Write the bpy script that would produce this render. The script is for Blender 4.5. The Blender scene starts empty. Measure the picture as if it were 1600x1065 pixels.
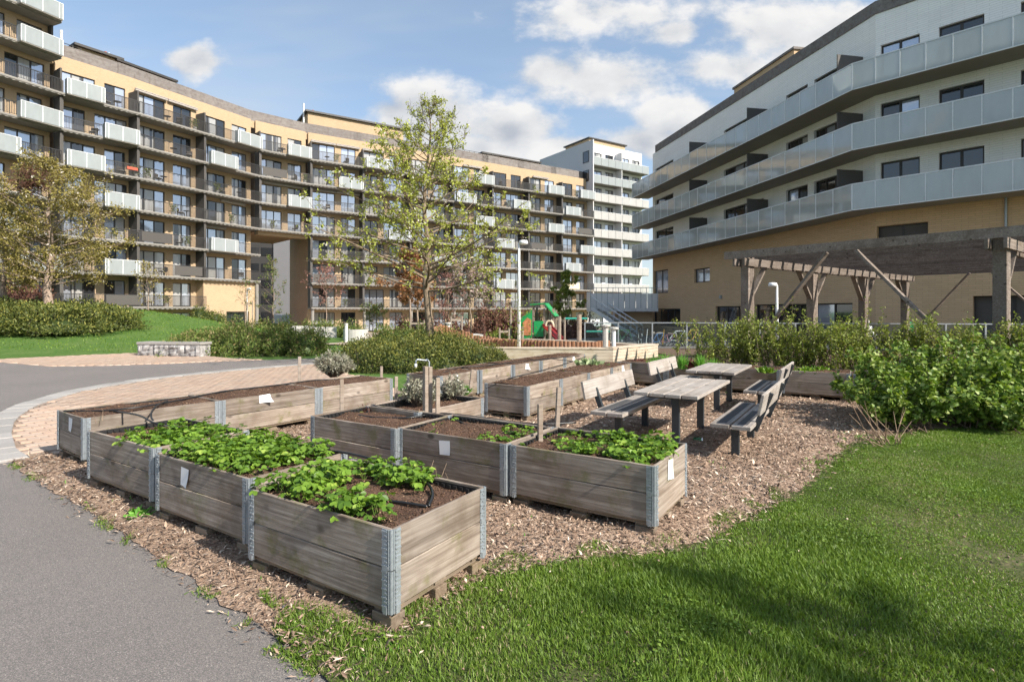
import bpy, bmesh, math, random
import numpy as np
from mathutils import Vector, Matrix
from mathutils.geometry import delaunay_2d_cdt
random.seed(7); RNG = np.random.default_rng(11)
S = bpy.context.scene
COL = S.collection
R = math.radians

# ---------------------------------------------------------------- camera
F, V0, H = 870.0, 485.0, 1.64           # focal length and horizon row in 1600-px picture units, eye height
cd = bpy.data.cameras.new('camera'); cam = bpy.data.objects.new('camera', cd); COL.objects.link(cam)
cd.sensor_width = 36; cd.lens = 36 * F / 1600; cd.shift_y = -(532.5 - V0) / 1600
cd.clip_start = 0.05; cd.clip_end = 3000
cam.location = (0, 0, H); cam.rotation_euler = (R(90), 0, 0)
S.camera = cam

# ---------------------------------------------------------------- light
SUN_EL = R(37)
SH = Vector((0.808, -0.590)).normalized()
sun_dir = Vector((SH.x * math.cos(SUN_EL), SH.y * math.cos(SUN_EL), math.sin(SUN_EL)))
ld = bpy.data.lights.new('sun', 'SUN'); ld.energy = 5.0; ld.angle = R(0.53); ld.color = (1.0, 0.93, 0.825)
lo = bpy.data.objects.new('sun', ld); COL.objects.link(lo); lo.location = (20, -20, 30)
lo.rotation_euler = sun_dir.to_track_quat('Z', 'Y').to_euler()
S.view_settings.view_transform = 'Standard'; S.view_settings.look = 'None'
S.view_settings.exposure = 0.70; S.view_settings.gamma = 1.0
S.view_settings.use_curve_mapping = False
S.cycles.use_denoising = True
S.cycles.max_bounces = 5; S.cycles.diffuse_bounces = 3; S.cycles.glossy_bounces = 3; S.cycles.transparent_max_bounces = 8
S.cycles.use_light_tree = False; S.cycles.use_adaptive_sampling = True; S.cycles.adaptive_threshold = 0.02
S.cycles.caustics_reflective = False; S.cycles.caustics_refractive = False

class NT:
    """small node-tree writer"""
    def __init__(s, tree): s.t = tree
    def n(s, typ, *args, **kw):
        nd = s.t.nodes.new('ShaderNode' + typ)
        for k, v in kw.items():
            if k[0] == '_': setattr(nd, k[1:], v)
        for i, v in enumerate(args):
            if v is not None: s.put(nd.inputs[i], v)
        for k, v in kw.items():
            if k[0] != '_': s.put(nd.inputs[k.replace('__', ' ')], v)
        return nd
    def put(s, sock, v):
        if isinstance(v, bpy.types.NodeSocket): s.t.links.new(v, sock)
        elif isinstance(v, bpy.types.Node): s.t.links.new(v.outputs[0], sock)
        else:
            if isinstance(v, (tuple, list)) and len(v) == 3 and sock.type == 'RGBA': v = (*v, 1)
            sock.default_value = v
    def math(s, op, a, b=None, c=None, clamp=False):
        nd = s.t.nodes.new('ShaderNodeMath'); nd.operation = op; nd.use_clamp = clamp
        for i, v in enumerate((a, b, c)):
            if v is not None: s.put(nd.inputs[i], v)
        return nd.outputs[0]
    def vm(s, op, a, b=None):
        nd = s.t.nodes.new('ShaderNodeVectorMath'); nd.operation = op
        for i, v in enumerate((a, b)):
            if v is not None: s.put(nd.inputs[i], v)
        return nd.outputs['Value'] if op in ('LENGTH', 'DOT_PRODUCT') else nd.outputs[0]
    def ramp(s, f, *stops):
        nd = s.t.nodes.new('ShaderNodeValToRGB'); el = nd.color_ramp.elements
        while len(el) < len(stops): el.new(0.5)
        for e, (p, c) in zip(el, stops):
            e.position = p; e.color = (*c, 1) if len(c) == 3 else c
        s.put(nd.inputs[0], f); return nd.outputs[0]
    def mix(s, f, a, b, mode='MIX'):
        nd = s.t.nodes.new('ShaderNodeMix'); nd.data_type = 'RGBA'; nd.blend_type = mode
        s.put(nd.inputs[0], f); s.put(nd.inputs[6], a); s.put(nd.inputs[7], b); return nd.outputs[2]
    def smooth(s, x, lo, hi):
        nd = s.t.nodes.new('ShaderNodeMapRange'); nd.interpolation_type = 'SMOOTHSTEP'
        s.put(nd.inputs[0], x); nd.inputs[1].default_value = lo; nd.inputs[2].default_value = hi
        return nd.outputs[0]
    def noise(s, vec, scale, detail=3, rough=0.55, dist=0.0):
        return s.n('TexNoise', Vector=vec, Scale=scale, Detail=detail, Roughness=rough, Distortion=dist).outputs[0]

# ---------------------------------------------------------------- sky
W = bpy.data.worlds.new('World'); S.world = W; W.use_nodes = True
W.node_tree.nodes.clear(); T = NT(W.node_tree)
sky = T.n('TexSky', _sky_type='NISHITA', _sun_disc=False, _sun_elevation=SUN_EL,
          _sun_rotation=math.atan2(SH.x, SH.y), _air_density=1.0, _dust_density=0.7, _ozone_density=1.3)
dirv = T.n('TexCoord').outputs['Generated']
xyz = T.n('SeparateXYZ', dirv)
den = T.math('MAXIMUM', T.math('ABSOLUTE', xyz.outputs[1]), 0.12)
qx = T.math('DIVIDE', xyz.outputs[0], den); qz = T.math('DIVIDE', xyz.outputs[2], den)
front = T.smooth(xyz.outputs[1], 0.05, 0.25)
q = T.n('CombineXYZ', qx, T.math('MULTIPLY', qz, 1.5), T.math('MULTIPLY', xyz.outputs[1], 0.3)).outputs[0]
big = T.noise(q, 6.0, 6, 0.60)
q2 = T.vm('ADD', q, (0.02, 0.055, 0.0))
bigs = T.noise(q2, 6.0, 2, 0.60)
wisp = T.noise(T.vm('MULTIPLY', q, (1.0, 3.0, 1.0)), 1.7, 3, 0.6)
q3 = T.n('CombineXYZ', qx, qz, 0.0).outputs[0]
def blob(cx, cz, rx, rz):
    nd = W.node_tree.nodes.new('ShaderNodeVectorMath'); nd.operation = 'MULTIPLY_ADD'; T.put(nd.inputs[0], q3)
    nd.inputs[1].default_value = (1 / rx, 1 / rz, 0); nd.inputs[2].default_value = (-cx / rx, -cz / rz, 0)
    return T.vm('LENGTH', nd.outputs[0])
def px(u, v): return ((u - 800) / F, (V0 - v) / F)
blobs = None
for (u, v, ru, rv) in [(655, 190, 125, 62), (560, 200, 70, 34), (810, 205, 80, 36), (900, 232, 110, 30), (1010, 225, 90, 26),
                       (950, 125, 125, 42), (870, 118, 60, 28), (1120, 105, 85, 30), (1052, 178, 60, 36),
                       (960, 18, 140, 40), (1250, 40, 170, 55), (1050, 50, 50, 24), (297, 97, 48, 24), (720, 240, 120, 34)]:
    c = px(u, v); bb = blob(c[0], c[1], 1.22 * ru / F, 1.2 * rv / F)
    blobs = bb if blobs is None else T.math('MINIMUM', blobs, bb)
blobs = T.math('SUBTRACT', 1.0, T.math('MINIMUM', blobs, 2.0))
gen = T.math('SUBTRACT', T.math('MULTIPLY', T.noise(q, 1.6, 1), 2.6), 1.75)       # the same kind of cloud elsewhere in the sky
outv = T.math('MAXIMUM', T.smooth(T.math('ABSOLUTE', qx), 1.0, 1.4), T.smooth(qz, 0.62, 0.9))
outv = T.math('MAXIMUM', outv, T.math('SUBTRACT', 1.0, front))
field = T.math('MAXIMUM', T.math('SUBTRACT', blobs, T.math('MULTIPLY', T.math('SUBTRACT', 1.0, front), 3.0)),
               T.math('SUBTRACT', gen, T.math('MULTIPLY', T.math('SUBTRACT', 1.0, outv), 3.0)))
dens = T.math('ADD', field, T.math('MULTIPLY', T.math('SUBTRACT', big, 0.5), 3.0))
alpha = T.smooth(dens, -0.08, 0.60)
lit = T.math('ADD', 0.62, T.math('MULTIPLY', T.math('SUBTRACT', big, bigs), 1.9), clamp=True)
thick = T.smooth(dens, 0.35, 1.25)
lit = T.math('SUBTRACT', lit, T.math('MULTIPLY', thick, 0.10), clamp=True)
ccol = T.ramp(lit, (0.15, (2.35, 2.5, 2.8)), (0.52, (3.5, 3.55, 3.62)), (0.85, (4.3, 4.25, 4.2)))
skyc = T.mix(0.37, sky.outputs[0], (2.0, 2.55, 3.1))
wa = T.math('MULTIPLY', T.smooth(wisp, 0.40, 0.78), 0.46)
skyc = T.mix(wa, skyc, (3.1, 3.35, 3.6))
skyc = T.mix(T.math('MULTIPLY', T.smooth(T.math('SUBTRACT', 0.42, xyz.outputs[2]), 0.0, 0.5), 0.30), skyc, (2.7, 3.15, 3.6))
horizon = T.smooth(xyz.outputs[2], -0.02, 0.06)
skyc = T.mix(T.math('MULTIPLY', T.math('MULTIPLY', alpha, 0.97), horizon), skyc, ccol)
bg = T.n('Background', skyc, 0.135)
T.n('OutputWorld', bg)
W.cycles.sampling_method = 'MANUAL'; W.cycles.sample_map_resolution = 256

# ---------------------------------------------------------------- object helpers
def link(o, parent=None):
    COL.objects.link(o)
    if parent is not None: o.parent = parent
    return o
def tag(o, label=None, cat=None, group=None, kind=None):
    if label: o['label'] = label
    if cat: o['category'] = cat
    if group: o['group'] = group
    if kind: o['kind'] = kind
    return o
def empty(name, loc=(0, 0, 0), rz=0.0, label=None, cat=None, group=None):
    o = bpy.data.objects.new(name, None); COL.objects.link(o); o.empty_display_size = 0.1
    o.location = loc; o.rotation_euler = (0, 0, rz)
    return tag(o, label, cat, group)
def ob(name, me, parent=None, loc=(0, 0, 0), rot=(0, 0, 0), sc=None):
    o = bpy.data.objects.new(name, me); o.location = loc; o.rotation_euler = rot
    if sc is not None: o.scale = sc
    return link(o, parent)
def np_mesh(name, V, Fc, mat, rnd=None, smooth=False):
    """V (n,3) float, Fc (m,k) int, rnd (n,) float stored as point attribute 'rnd'"""
    V = np.ascontiguousarray(V, np.float32); Fc = np.ascontiguousarray(Fc, np.int32); m, k = Fc.shape
    me = bpy.data.meshes.new(name); me.vertices.add(len(V)); me.loops.add(m * k); me.polygons.add(m)
    me.vertices.foreach_set('co', V.ravel()); me.loops.foreach_set('vertex_index', Fc.ravel())
    me.polygons.foreach_set('loop_start', np.arange(0, m * k, k, dtype=np.int32))
    if rnd is not None:
        at = me.attributes.new('rnd', 'FLOAT', 'POINT'); at.data.foreach_set('value', np.ascontiguousarray(rnd, np.float32))
    if smooth: me.polygons.foreach_set('use_smooth', np.ones(m, bool))
    me.update(calc_edges=True); me.validate(); me.materials.append(mat)
    return me
class MB:
    """collects boxes, prisms and tubes into one mesh"""
    def __init__(s): s.v = []; s.f = []; s.mi = []
    def add(s, V, Fc, mi=0):
        o = len(s.v); s.v.extend(tuple(p) for p in V); s.f.extend(tuple(i + o for i in f) for f in Fc); s.mi.extend([mi] * len(Fc)); return s
    def box(s, x0, x1, y0, y1, z0, z1, mi=0, M=None):
        V = [(x, y, z) for z in (z0, z1) for y in (y0, y1) for x in (x0, x1)]
        if M is not None: V = [M @ Vector(p) for p in V]
        return s.add(V, [(0, 2, 3, 1), (4, 5, 7, 6), (0, 1, 5, 4), (2, 6, 7, 3), (0, 4, 6, 2), (1, 3, 7, 5)], mi)
    def cbox(s, c, d, mi=0, M=None):
        return s.box(c[0] - d[0] / 2, c[0] + d[0] / 2, c[1] - d[1] / 2, c[1] + d[1] / 2, c[2] - d[2] / 2, c[2] + d[2] / 2, mi, M)
    def bar(s, p, q, w, t, mi=0, up=(0, 0, 1)):
        """rectangular timber from p to q, w across, t along 'up'"""
        p = Vector(p); q = Vector(q); d = (q - p); L = d.length; d.normalize(); u = Vector(up)
        sx = d.cross(u)
        if sx.length < 1e-4: sx = d.cross(Vector((1, 0, 0)))
        sx.normalize(); uu = sx.cross(d)
        V = [p + sx * a * w / 2 + uu * b * t / 2 + d * c * L for c in (0, 1) for b in (-1, 1) for a in (-1, 1)]
        return s.add(V, [(0, 2, 3, 1), (4, 5, 7, 6), (0, 1, 5, 4), (2, 6, 7, 3), (0, 4, 6, 2), (1, 3, 7, 5)], mi)
    def tube(s, pts, rad, n=8, mi=0, cap=True):
        pts = [Vector(p) for p in pts]; m = len(pts)
        rad = [rad] * m if isinstance(rad, (int, float)) else rad
        o = len(s.v); ref = None
        for i, p in enumerate(pts):
            d = (pts[min(i + 1, m - 1)] - pts[max(i - 1, 0)])
            if d.length < 1e-9: d = Vector((0, 0, 1))
            d.normalize()
            if ref is None: ref = d.orthogonal().normalized()
            a = (ref - d * ref.dot(d))
            a = a.normalized() if a.length > 1e-6 else d.orthogonal().normalized()
            ref = a; b = d.cross(a)
            for k in range(n):
                t = 2 * math.pi * k / n; s.v.append(tuple(p + (a * math.cos(t) + b * math.sin(t)) * rad[i]))
        for i in range(m - 1):
            for k in range(n):
                k2 = (k + 1) % n
                s.f.append((o + i * n + k, o + i * n + k2, o + (i + 1) * n + k2, o + (i + 1) * n + k)); s.mi.append(mi)
        if cap:
            s.f.append(tuple(o + k for k in reversed(range(n)))); s.mi.append(mi)
            s.f.append(tuple(o + (m - 1) * n + k for k in range(n))); s.mi.append(mi)
        return s
    def lathe(s, prof, n=16, c=(0, 0, 0), mi=0):
        o = len(s.v)
        for (r, z) in prof:
            for k in range(n):
                t = 2 * math.pi * k / n; s.v.append((c[0] + r * math.cos(t), c[1] + r * math.sin(t), c[2] + z))
        for i in range(len(prof) - 1):
            for k in range(n):
                k2 = (k + 1) % n; s.f.append((o + i * n + k, o + i * n + k2, o + (i + 1) * n + k2, o + (i + 1) * n + k)); s.mi.append(mi)
        s.f.append(tuple(o + (len(prof) - 1) * n + k for k in range(n))); s.mi.append(mi)
        return s
    def poly(s, pts, mi=0): return s.add(pts, [tuple(range(len(pts)))], mi)
    def prism(s, pts2, z0, z1, mi=0):
        n = len(pts2); V = [(x, y, z0) for x, y in pts2] + [(x, y, z1) for x, y in pts2]
        return s.add(V, [tuple(reversed(range(n))), tuple(range(n, 2 * n))] + [(i, (i + 1) % n, n + (i + 1) % n, n + i) for i in range(n)], mi)
    def mesh(s, name, *mats, smooth=False, bevel=0):
        me = bpy.data.meshes.new(name); me.from_pydata(s.v, [], s.f)
        for m in mats: me.materials.append(m)
        if len(mats) > 1: me.polygons.foreach_set('material_index', s.mi)
        if bevel:
            bm = bmesh.new(); bm.from_mesh(me)
            bmesh.ops.bevel(bm, geom=bm.edges[:], offset=bevel, segments=1, affect='EDGES', clamp_overlap=True)
            bm.to_mesh(me); bm.free()
        if smooth: me.polygons.foreach_set('use_smooth', [True] * len(me.polygons))
        me.update(); return me
    def build(s, name, mats, parent=None, loc=(0, 0, 0), rot=(0, 0, 0), smooth=False, bevel=0):
        mats = mats if isinstance(mats, (tuple, list)) else (mats,)
        return ob(name, s.mesh(name, *mats, smooth=smooth, bevel=bevel), parent, loc, rot)

# ---------------------------------------------------------------- ground shape and picture-to-ground lookup
def zg(x, y):
    z = 0.0
    if y > 24: z -= 1.07 * min((y - 24) / 42.0, 1.12)
    e = ((x + 24.5) / 8.5) ** 2 + ((y - 33.0) / 8.0) ** 2
    z += 2.05 * math.exp(-e * 0.9) if y < 60 else 0
    return z
def zgv(x, y):
    return np.array([zg(a, b) for a, b in zip(np.ravel(x), np.ravel(y))]).reshape(np.shape(x))
def at(u, v, dz=0.0):
    """ground point seen at picture position (u, v)"""
    z = dz; Y = 5
    for _ in range(60):
        Y = min(F * (H - z) / max(v - V0, 1.0), 400); X = (u - 800) / F * Y; z = 0.5 * z + 0.5 * (zg(X, Y) + dz)
    return Vector((X, Y, z))
def on(u, Y, dz=0.0):
    X = (u - 800) / F * Y; return Vector((X, Y, zg(X, Y) + dz))
def zat(v, Y): return H - (v - V0) / F * Y
# ---------------------------------------------------------------- materials
MATS = {}
def newmat(name):
    m = bpy.data.materials.new(name); m.use_nodes = True; m.node_tree.nodes.clear(); MATS[name] = m
    return m, NT(m.node_tree)
def fin(T, col, rough=0.7, bump=None, bstr=0.3, bdist=0.01, metal=0.0, spec=0.5, **kw):
    p = T.n('BsdfPrincipled'); T.put(p.inputs['Base Color'], col); T.put(p.inputs['Roughness'], rough)
    T.put(p.inputs['Metallic'], metal); T.put(p.inputs['Specular IOR Level'], spec)
    for k, v in kw.items(): T.put(p.inputs[k.replace('__', ' ')], v)
    if bump is not None:
        b = T.n('Bump', Strength=bstr, Distance=bdist, Height=bump); T.put(p.inputs['Normal'], b.outputs[0])
    T.n('OutputMaterial', p); return p
def objvec(T, k=31.0):
    r = T.n('ObjectInfo').outputs['Random']
    off = T.n('CombineXYZ', T.math('MULTIPLY', r, k), T.math('MULTIPLY', r, k * 1.7), T.math('MULTIPLY', r, k * 0.6)).outputs[0]
    return T.vm('ADD', T.n('TexCoord').outputs['Object'], off), r
def hsv(T, col, v=1.0, s=1.0, h=0.5): return T.n('HueSaturation', Hue=h, Saturation=s, Value=v, Color=col).outputs[0]

def wood(name, dark, mid, light, moss=0.0, var=0.35, rough=0.8, grain=1.0):
    m, T = newmat(name); vec, r = objvec(T)
    warp = T.vm('ADD', vec, T.vm('MULTIPLY', T.n('TexNoise', Vector=vec, Scale=1.6, Detail=1.0).outputs[1], (0.0, 0.014, 0.014)))
    g1 = T.noise(T.vm('MULTIPLY', warp, (0.9, 46 * grain, 46 * grain)), 1.0, 6, 0.68)
    kn = T.n('TexVoronoi', Vector=T.vm('MULTIPLY', vec, (2.6, 4.6, 4.6)), Scale=1.0).outputs[0]
    fld = T.noise(T.vm('MULTIPLY', vec, (0.55, 5.5, 5.5)), 1.0, 1, 0.4)
    cat = T.math('ADD', 0.5, T.math('MULTIPLY', T.math('SINE', T.math('MULTIPLY', fld, 95.0)), 0.5))
    g = T.math('ADD', T.math('MULTIPLY', g1, 0.94), T.math('MULTIPLY', cat, 0.07))
    col = T.ramp(g, (0.22, dark), (0.5, mid), (0.78, light))
    col = T.mix(T.math('MULTIPLY', T.smooth(T.math('SUBTRACT', 0.15, kn), 0.0, 0.09), 0.85), col, tuple(c * 0.55 for c in dark))
    blot = T.noise(vec, 3.1, 4, 0.6)
    col = T.mix(T.math('MULTIPLY', T.smooth(blot, 0.42, 0.72), 0.55), col, (dark[0] * 0.9, dark[1] * 0.82, dark[2] * 0.72))
    if moss:
        ms = T.math('MULTIPLY', T.smooth(T.noise(vec, 4.4, 5, 0.65), 0.53, 0.72), moss)
        col = T.mix(ms, col, (0.13, 0.125, 0.05))
    col = hsv(T, col, T.math('ADD', 1 - var / 2, T.math('MULTIPLY', r, var)), T.math('ADD', 0.8, T.math('MULTIPLY', T.noise(vec, 1.3, 2), 0.5)))
    cr = T.noise(T.vm('MULTIPLY', warp, (2.5, 90, 90)), 1.0, 3, 0.6)
    fin(T, col, rough, T.math('ADD', g, T.math('MULTIPLY', cr, 0.8)), 0.45, 0.004, spec=0.25)
    return m
wood('planter_wood', (0.115, 0.088, 0.069), (0.255, 0.210, 0.174), (0.44, 0.385, 0.33), moss=0.7, var=0.5)
wood('table_wood', (0.20, 0.175, 0.155), (0.34, 0.305, 0.275), (0.46, 0.425, 0.39), var=0.25)
wood('stake_wood', (0.19, 0.15, 0.12), (0.31, 0.255, 0.21), (0.42, 0.36, 0.31), var=0.2)
wood('pallet_wood', (0.10, 0.075, 0.055), (0.20, 0.155, 0.115), (0.31, 0.25, 0.19), moss=0.9)
wood('pergola_wood', (0.105, 0.083, 0.068), (0.205, 0.168, 0.142), (0.32, 0.275, 0.24), var=0.35, grain=0.6)
wood('pale_timber', (0.36, 0.29, 0.22), (0.52, 0.44, 0.35), (0.62, 0.54, 0.45), var=0.15)
wood('log_wood', (0.16, 0.085, 0.05), (0.27, 0.15, 0.095), (0.36, 0.22, 0.15), var=0.4)
wood('roof_boards', (0.12, 0.105, 0.10), (0.2, 0.18, 0.17), (0.27, 0.25, 0.235), var=0.15, grain=0.15)

def plain(name, col, rough=0.6, metal=0.0, var=0.0, nscale=6.0, namt=0.15, bump=0.0, spec=0.5, **kw):
    m, T = newmat(name); vec, r = objvec(T)
    n = T.noise(vec, nscale, 5, 0.6)
    c = T.mix(T.math('MULTIPLY', n, 1.0), tuple(x * (1 - namt) for x in col), tuple(min(x * (1 + namt), 1) for x in col))
    if var: c = hsv(T, c, T.math('ADD', 1 - var / 2, T.math('MULTIPLY', r, var)))
    fin(T, c, rough, n if bump else None, bump, 0.01, metal, spec, **kw); return m
plain('galvanised', (0.34, 0.375, 0.40), 0.38, 0.45, 0.15, 38, 0.35, 0.05)
plain('dark_steel', (0.035, 0.042, 0.048), 0.42, 0.0, 0.1, 9, 0.2)
plain('rubber_strip', (0.055, 0.055, 0.058), 0.85, 0.0, 0.1, 60, 0.35, 0.2)
plain('black_plastic', (0.013, 0.013, 0.014), 0.38, 0, 0, 30, 0.3)
plain('black_liner', (0.016, 0.016, 0.017), 0.5, 0, 0, 30, 0.3)
plain('paper', (0.78, 0.77, 0.76), 0.7, 0, 0.05, 12, 0.04)
plain('paper_print', (0.50, 0.49, 0.50), 0.8)
plain('white_metal', (0.70, 0.71, 0.71), 0.4, 0, 0.05)
plain('rail_dark', (0.032, 0.03, 0.029), 0.5)
plain('rail_light', (0.66, 0.68, 0.69), 0.45)
plain('fence_steel', (0.36, 0.38, 0.40), 0.45, 0.5)
plain('window_frame', (0.035, 0.031, 0.029), 0.5, 0, 0.2)
plain('slab_concrete', (0.25, 0.23, 0.205), 0.85, 0, 0.15, 2.5, 0.2, 0.2)
plain('slab_edge', (0.235, 0.22, 0.198), 0.8, 0, 0.1, 3, 0.1)
plain('soffit', (0.27, 0.245, 0.215), 0.85, 0, 0.1, 1.5, 0.12)
plain('fin_grey', (0.075, 0.068, 0.062), 0.7, 0, 0.3)
plain('white_render', (0.72, 0.71, 0.70), 0.8, 0, 0.04, 1.5, 0.06)
plain('grey_side', (0.50, 0.51, 0.53), 0.7, 0, 0.04, 1.5, 0.06)
plain('concrete', (0.44, 0.42, 0.39), 0.85, 0, 0.15, 8, 0.25, 0.25)
plain('green_paint', (0.015, 0.30, 0.085), 0.4, 0, 0.1)
plain('red_slide', (0.20, 0.012, 0.010), 0.35)
plain('teal_paint', (0.03, 0.30, 0.22), 0.4)
plain('cream_paint', (0.70, 0.60, 0.42), 0.5)
plain('orange_print', (0.55, 0.20, 0.09), 0.6, 0, 0, 7, 0.9)
plain('terracotta', (0.40, 0.085, 0.045), 0.7)
plain('cushion', (0.55, 0.53, 0.50), 0.9, 0, 0.6)
plain('wicker_dark', (0.05, 0.042, 0.037), 0.8, 0, 0.5)
plain('awning_cloth', (0.42, 0.38, 0.35), 0.8)
plain('tyre', (0.02, 0.02, 0.02), 0.8)
plain('jacket_white', (0.80, 0.79, 0.77), 0.85, 0, 0, 14, 0.08, 0.3)
plain('trousers_dark', (0.03, 0.035, 0.05), 0.9)
plain('skin', (0.52, 0.34, 0.26), 0.6)
plain('hair_grey', (0.60, 0.58, 0.55), 0.8)
plain('paint_blue', (0.10, 0.20, 0.42), 0.35); plain('paint_pink', (0.62, 0.28, 0.36), 0.35)
plain('paint_yellow', (0.58, 0.32, 0.05), 0.35); plain('paint_white', (0.72, 0.72, 0.72), 0.3)
plain('paint_green', (0.05, 0.14, 0.07), 0.35)
plain('can_green', (0.05, 0.13, 0.06), 0.25, 0.6); plain('can_metal', (0.75, 0.75, 0.75), 0.25, 1.0)
plain('grey_tower', (0.15, 0.15, 0.16), 0.6, 0, 0, 1, 0.1)
plain('kerb_granite', (0.325, 0.305, 0.285), 0.8, 0, 0.22, 45, 0.35, 0.5)

def brick(name, c1, c2, mortar, bw=0.24, rh=0.062, ms=0.008, bstr=0.4):
    m, T = newmat(name)
    tc = T.n('TexCoord').outputs['UV']
    b = T.n('TexBrick', Vector=tc, Color1=(*c1, 1), Color2=(*c2, 1), Mortar=(*mortar, 1), Scale=1.0)
    for k, v in (('Mortar Size', ms), ('Mortar Smooth', 0.2), ('Bias', 0.0), ('Brick Width', bw), ('Row Height', rh)): b.inputs[k].default_value = v
    n = T.noise(T.n('TexCoord').outputs['Object'], 0.6, 4); n2 = T.noise(tc, 9, 3)
    c = hsv(T, b.outputs[0], T.math('ADD', 0.84, T.math('ADD', T.math('MULTIPLY', n, 0.2), T.math('MULTIPLY', n2, 0.14))))
    fin(T, c, 0.85, T.math('SUBTRACT', 1.0, b.outputs[1]), bstr, 0.01, spec=0.2); return m
brick('tan_brick', (0.50, 0.37, 0.235), (0.45, 0.33, 0.205), (0.37, 0.27, 0.18))
brick('tan_brick_block', (0.62, 0.435, 0.265), (0.56, 0.39, 0.235), (0.44, 0.305, 0.19), 0.5, 0.105, 0.009, 0.35)
brick('white_brick', (0.84, 0.825, 0.80), (0.80, 0.785, 0.765), (0.66, 0.65, 0.63), 0.9, 0.105, 0.010, 0.3)
brick('passage_brick', (0.46, 0.31, 0.20), (0.38, 0.25, 0.16), (0.34, 0.24, 0.16), 0.24, 0.07)

def glass(name, base, rough=0.04, ior=1.75, curtain=0.0):
    m, T = newmat(name); vec, r = objvec(T)
    wob = T.noise(vec, 0.9, 2)
    c = base
    if curtain:
        w = T.n('TexWave', _bands_direction='X', Vector=vec, Scale=6.0, Distortion=1.5, Detail=1.0).outputs[1]
        edge = T.smooth(T.noise(T.vm('MULTIPLY', vec, (1.6, 1.6, 0.02)), 1.0, 1), 0.42, 0.5)
        c = T.mix(T.math('MULTIPLY', edge, T.math('ADD', 0.6, T.math('MULTIPLY', w, 0.4))), base, (0.45, 0.44, 0.42))
    p = fin(T, c, rough, wob, 0.03, 0.05, 0.0, 0.5); p.inputs['IOR'].default_value = ior
    p.inputs['Coat Weight'].default_value = 0.6; p.inputs['Coat Roughness'].default_value = 0.02
    return m
glass('pane_dark', (0.020, 0.022, 0.026)); glass('pane_blue', (0.50, 0.54, 0.62), ior=2.3); MATS['pane_blue'].node_tree.nodes['Principled BSDF'].inputs['Metallic'].default_value = 0.5
glass('pane_curtain', (0.05, 0.05, 0.055), curtain=1.0)

def frosted(name, col, transp, rough, gloss=0.5):
    m, T = newmat(name); vec, r = objvec(T)
    n = T.noise(T.vm('MULTIPLY', vec, (1.5, 1.5, 0.5)), 2.0, 4)
    c = T.mix(n, tuple(x * 0.85 for x in col), tuple(min(1, x * 1.1) for x in col))
    p = T.n('BsdfPrincipled', Roughness=rough); T.put(p.inputs['Base Color'], c); p.inputs['Specular IOR Level'].default_value = gloss; p.inputs['Coat Weight'].default_value = max(0, gloss * 2 - 1); p.inputs['Coat IOR'].default_value = 1.9; p.inputs['Coat Roughness'].default_value = .04
    tl = T.n('BsdfTranslucent', c); a = T.n('MixShader', 0.25, p.outputs[0], tl.outputs[0])
    tr = T.n('BsdfTransparent', (0.80, 0.86, 0.86, 1))
    mx = T.n('MixShader', transp, a.outputs[0], tr.outputs[0]); T.n('OutputMaterial', mx); return m
frosted('frosted_white', (0.43, 0.46, 0.465), 0.16, 0.30)
frosted('frosted_grey', (0.62, 0.64, 0.62), 0.30, 0.06, 1.0)
frosted('perforated', (0.60, 0.58, 0.56), 0.22, 0.5)
frosted('perforated_steel', (0.86, 0.85, 0.84), 0.06, 0.45)
frosted('fence_mesh', (0.10, 0.11, 0.12), 0.90, 0.5)

def leaf(name, c1, c2, c3=None, p3=0.0, trans=0.30, rough=0.55, spec=0.35):
    """leaf colour runs with the per-leaf value stored on the mesh"""
    m, T = newmat(name)
    r = T.n('Attribute', _attribute_name='rnd').outputs['Fac']
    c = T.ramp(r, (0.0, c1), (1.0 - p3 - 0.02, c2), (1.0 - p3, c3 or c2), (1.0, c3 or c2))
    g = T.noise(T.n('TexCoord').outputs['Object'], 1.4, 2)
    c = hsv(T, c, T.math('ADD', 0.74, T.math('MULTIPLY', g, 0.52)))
    p = T.n('BsdfPrincipled', Roughness=rough); T.put(p.inputs['Base Color'], c); p.inputs['Specular IOR Level'].default_value = spec
    tl = T.n('BsdfTranslucent', hsv(T, c, 1.15, 1.1, 0.49)); mx = T.n('MixShader', trans, p.outputs[0], tl.outputs[0])
    T.n('OutputMaterial', mx); return m
leaf('strawberry_leaf', (0.058, 0.135, 0.016), (0.215, 0.355, 0.042), (0.34, 0.46, 0.085), 0.12, 0.33, 0.45)
leaf('yew_leaf', (0.040, 0.062, 0.016), (0.145, 0.165, 0.034), (0.24, 0.235, 0.05), 0.2, 0.2)
leaf('hedge_leaf', (0.065, 0.105, 0.022), (0.18, 0.23, 0.048), (0.26, 0.20, 0.09), 0.18, 0.25)
leaf('shrub_leaf', (0.10, 0.145, 0.022), (0.26, 0.31, 0.055), (0.36, 0.39, 0.09), 0.15, 0.3)
leaf('currant_leaf', (0.080, 0.155, 0.022), (0.245, 0.345, 0.06), (0.38, 0.45, 0.14), 0.15, 0.3, 0.5)
leaf('tree_leaf', (0.25, 0.285, 0.035), (0.45, 0.50, 0.09), (0.62, 0.60, 0.50), 0.10, 0.35)
leaf('cherry_leaf', (0.20, 0.165, 0.04), (0.36, 0.305, 0.09), (0.52, 0.47, 0.40), 0.07, 0.3)
leaf('copper_leaf', (0.27, 0.125, 0.055), (0.46, 0.25, 0.12), None, 0, 0.3)
leaf('red_leaf', (0.24, 0.11, 0.085), (0.40, 0.22, 0.18), None, 0, 0.3)
leaf('blossom', (0.42, 0.30, 0.27), (0.58, 0.47, 0.42), (0.22, 0.24, 0.09), 0.25, 0.3)
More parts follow.
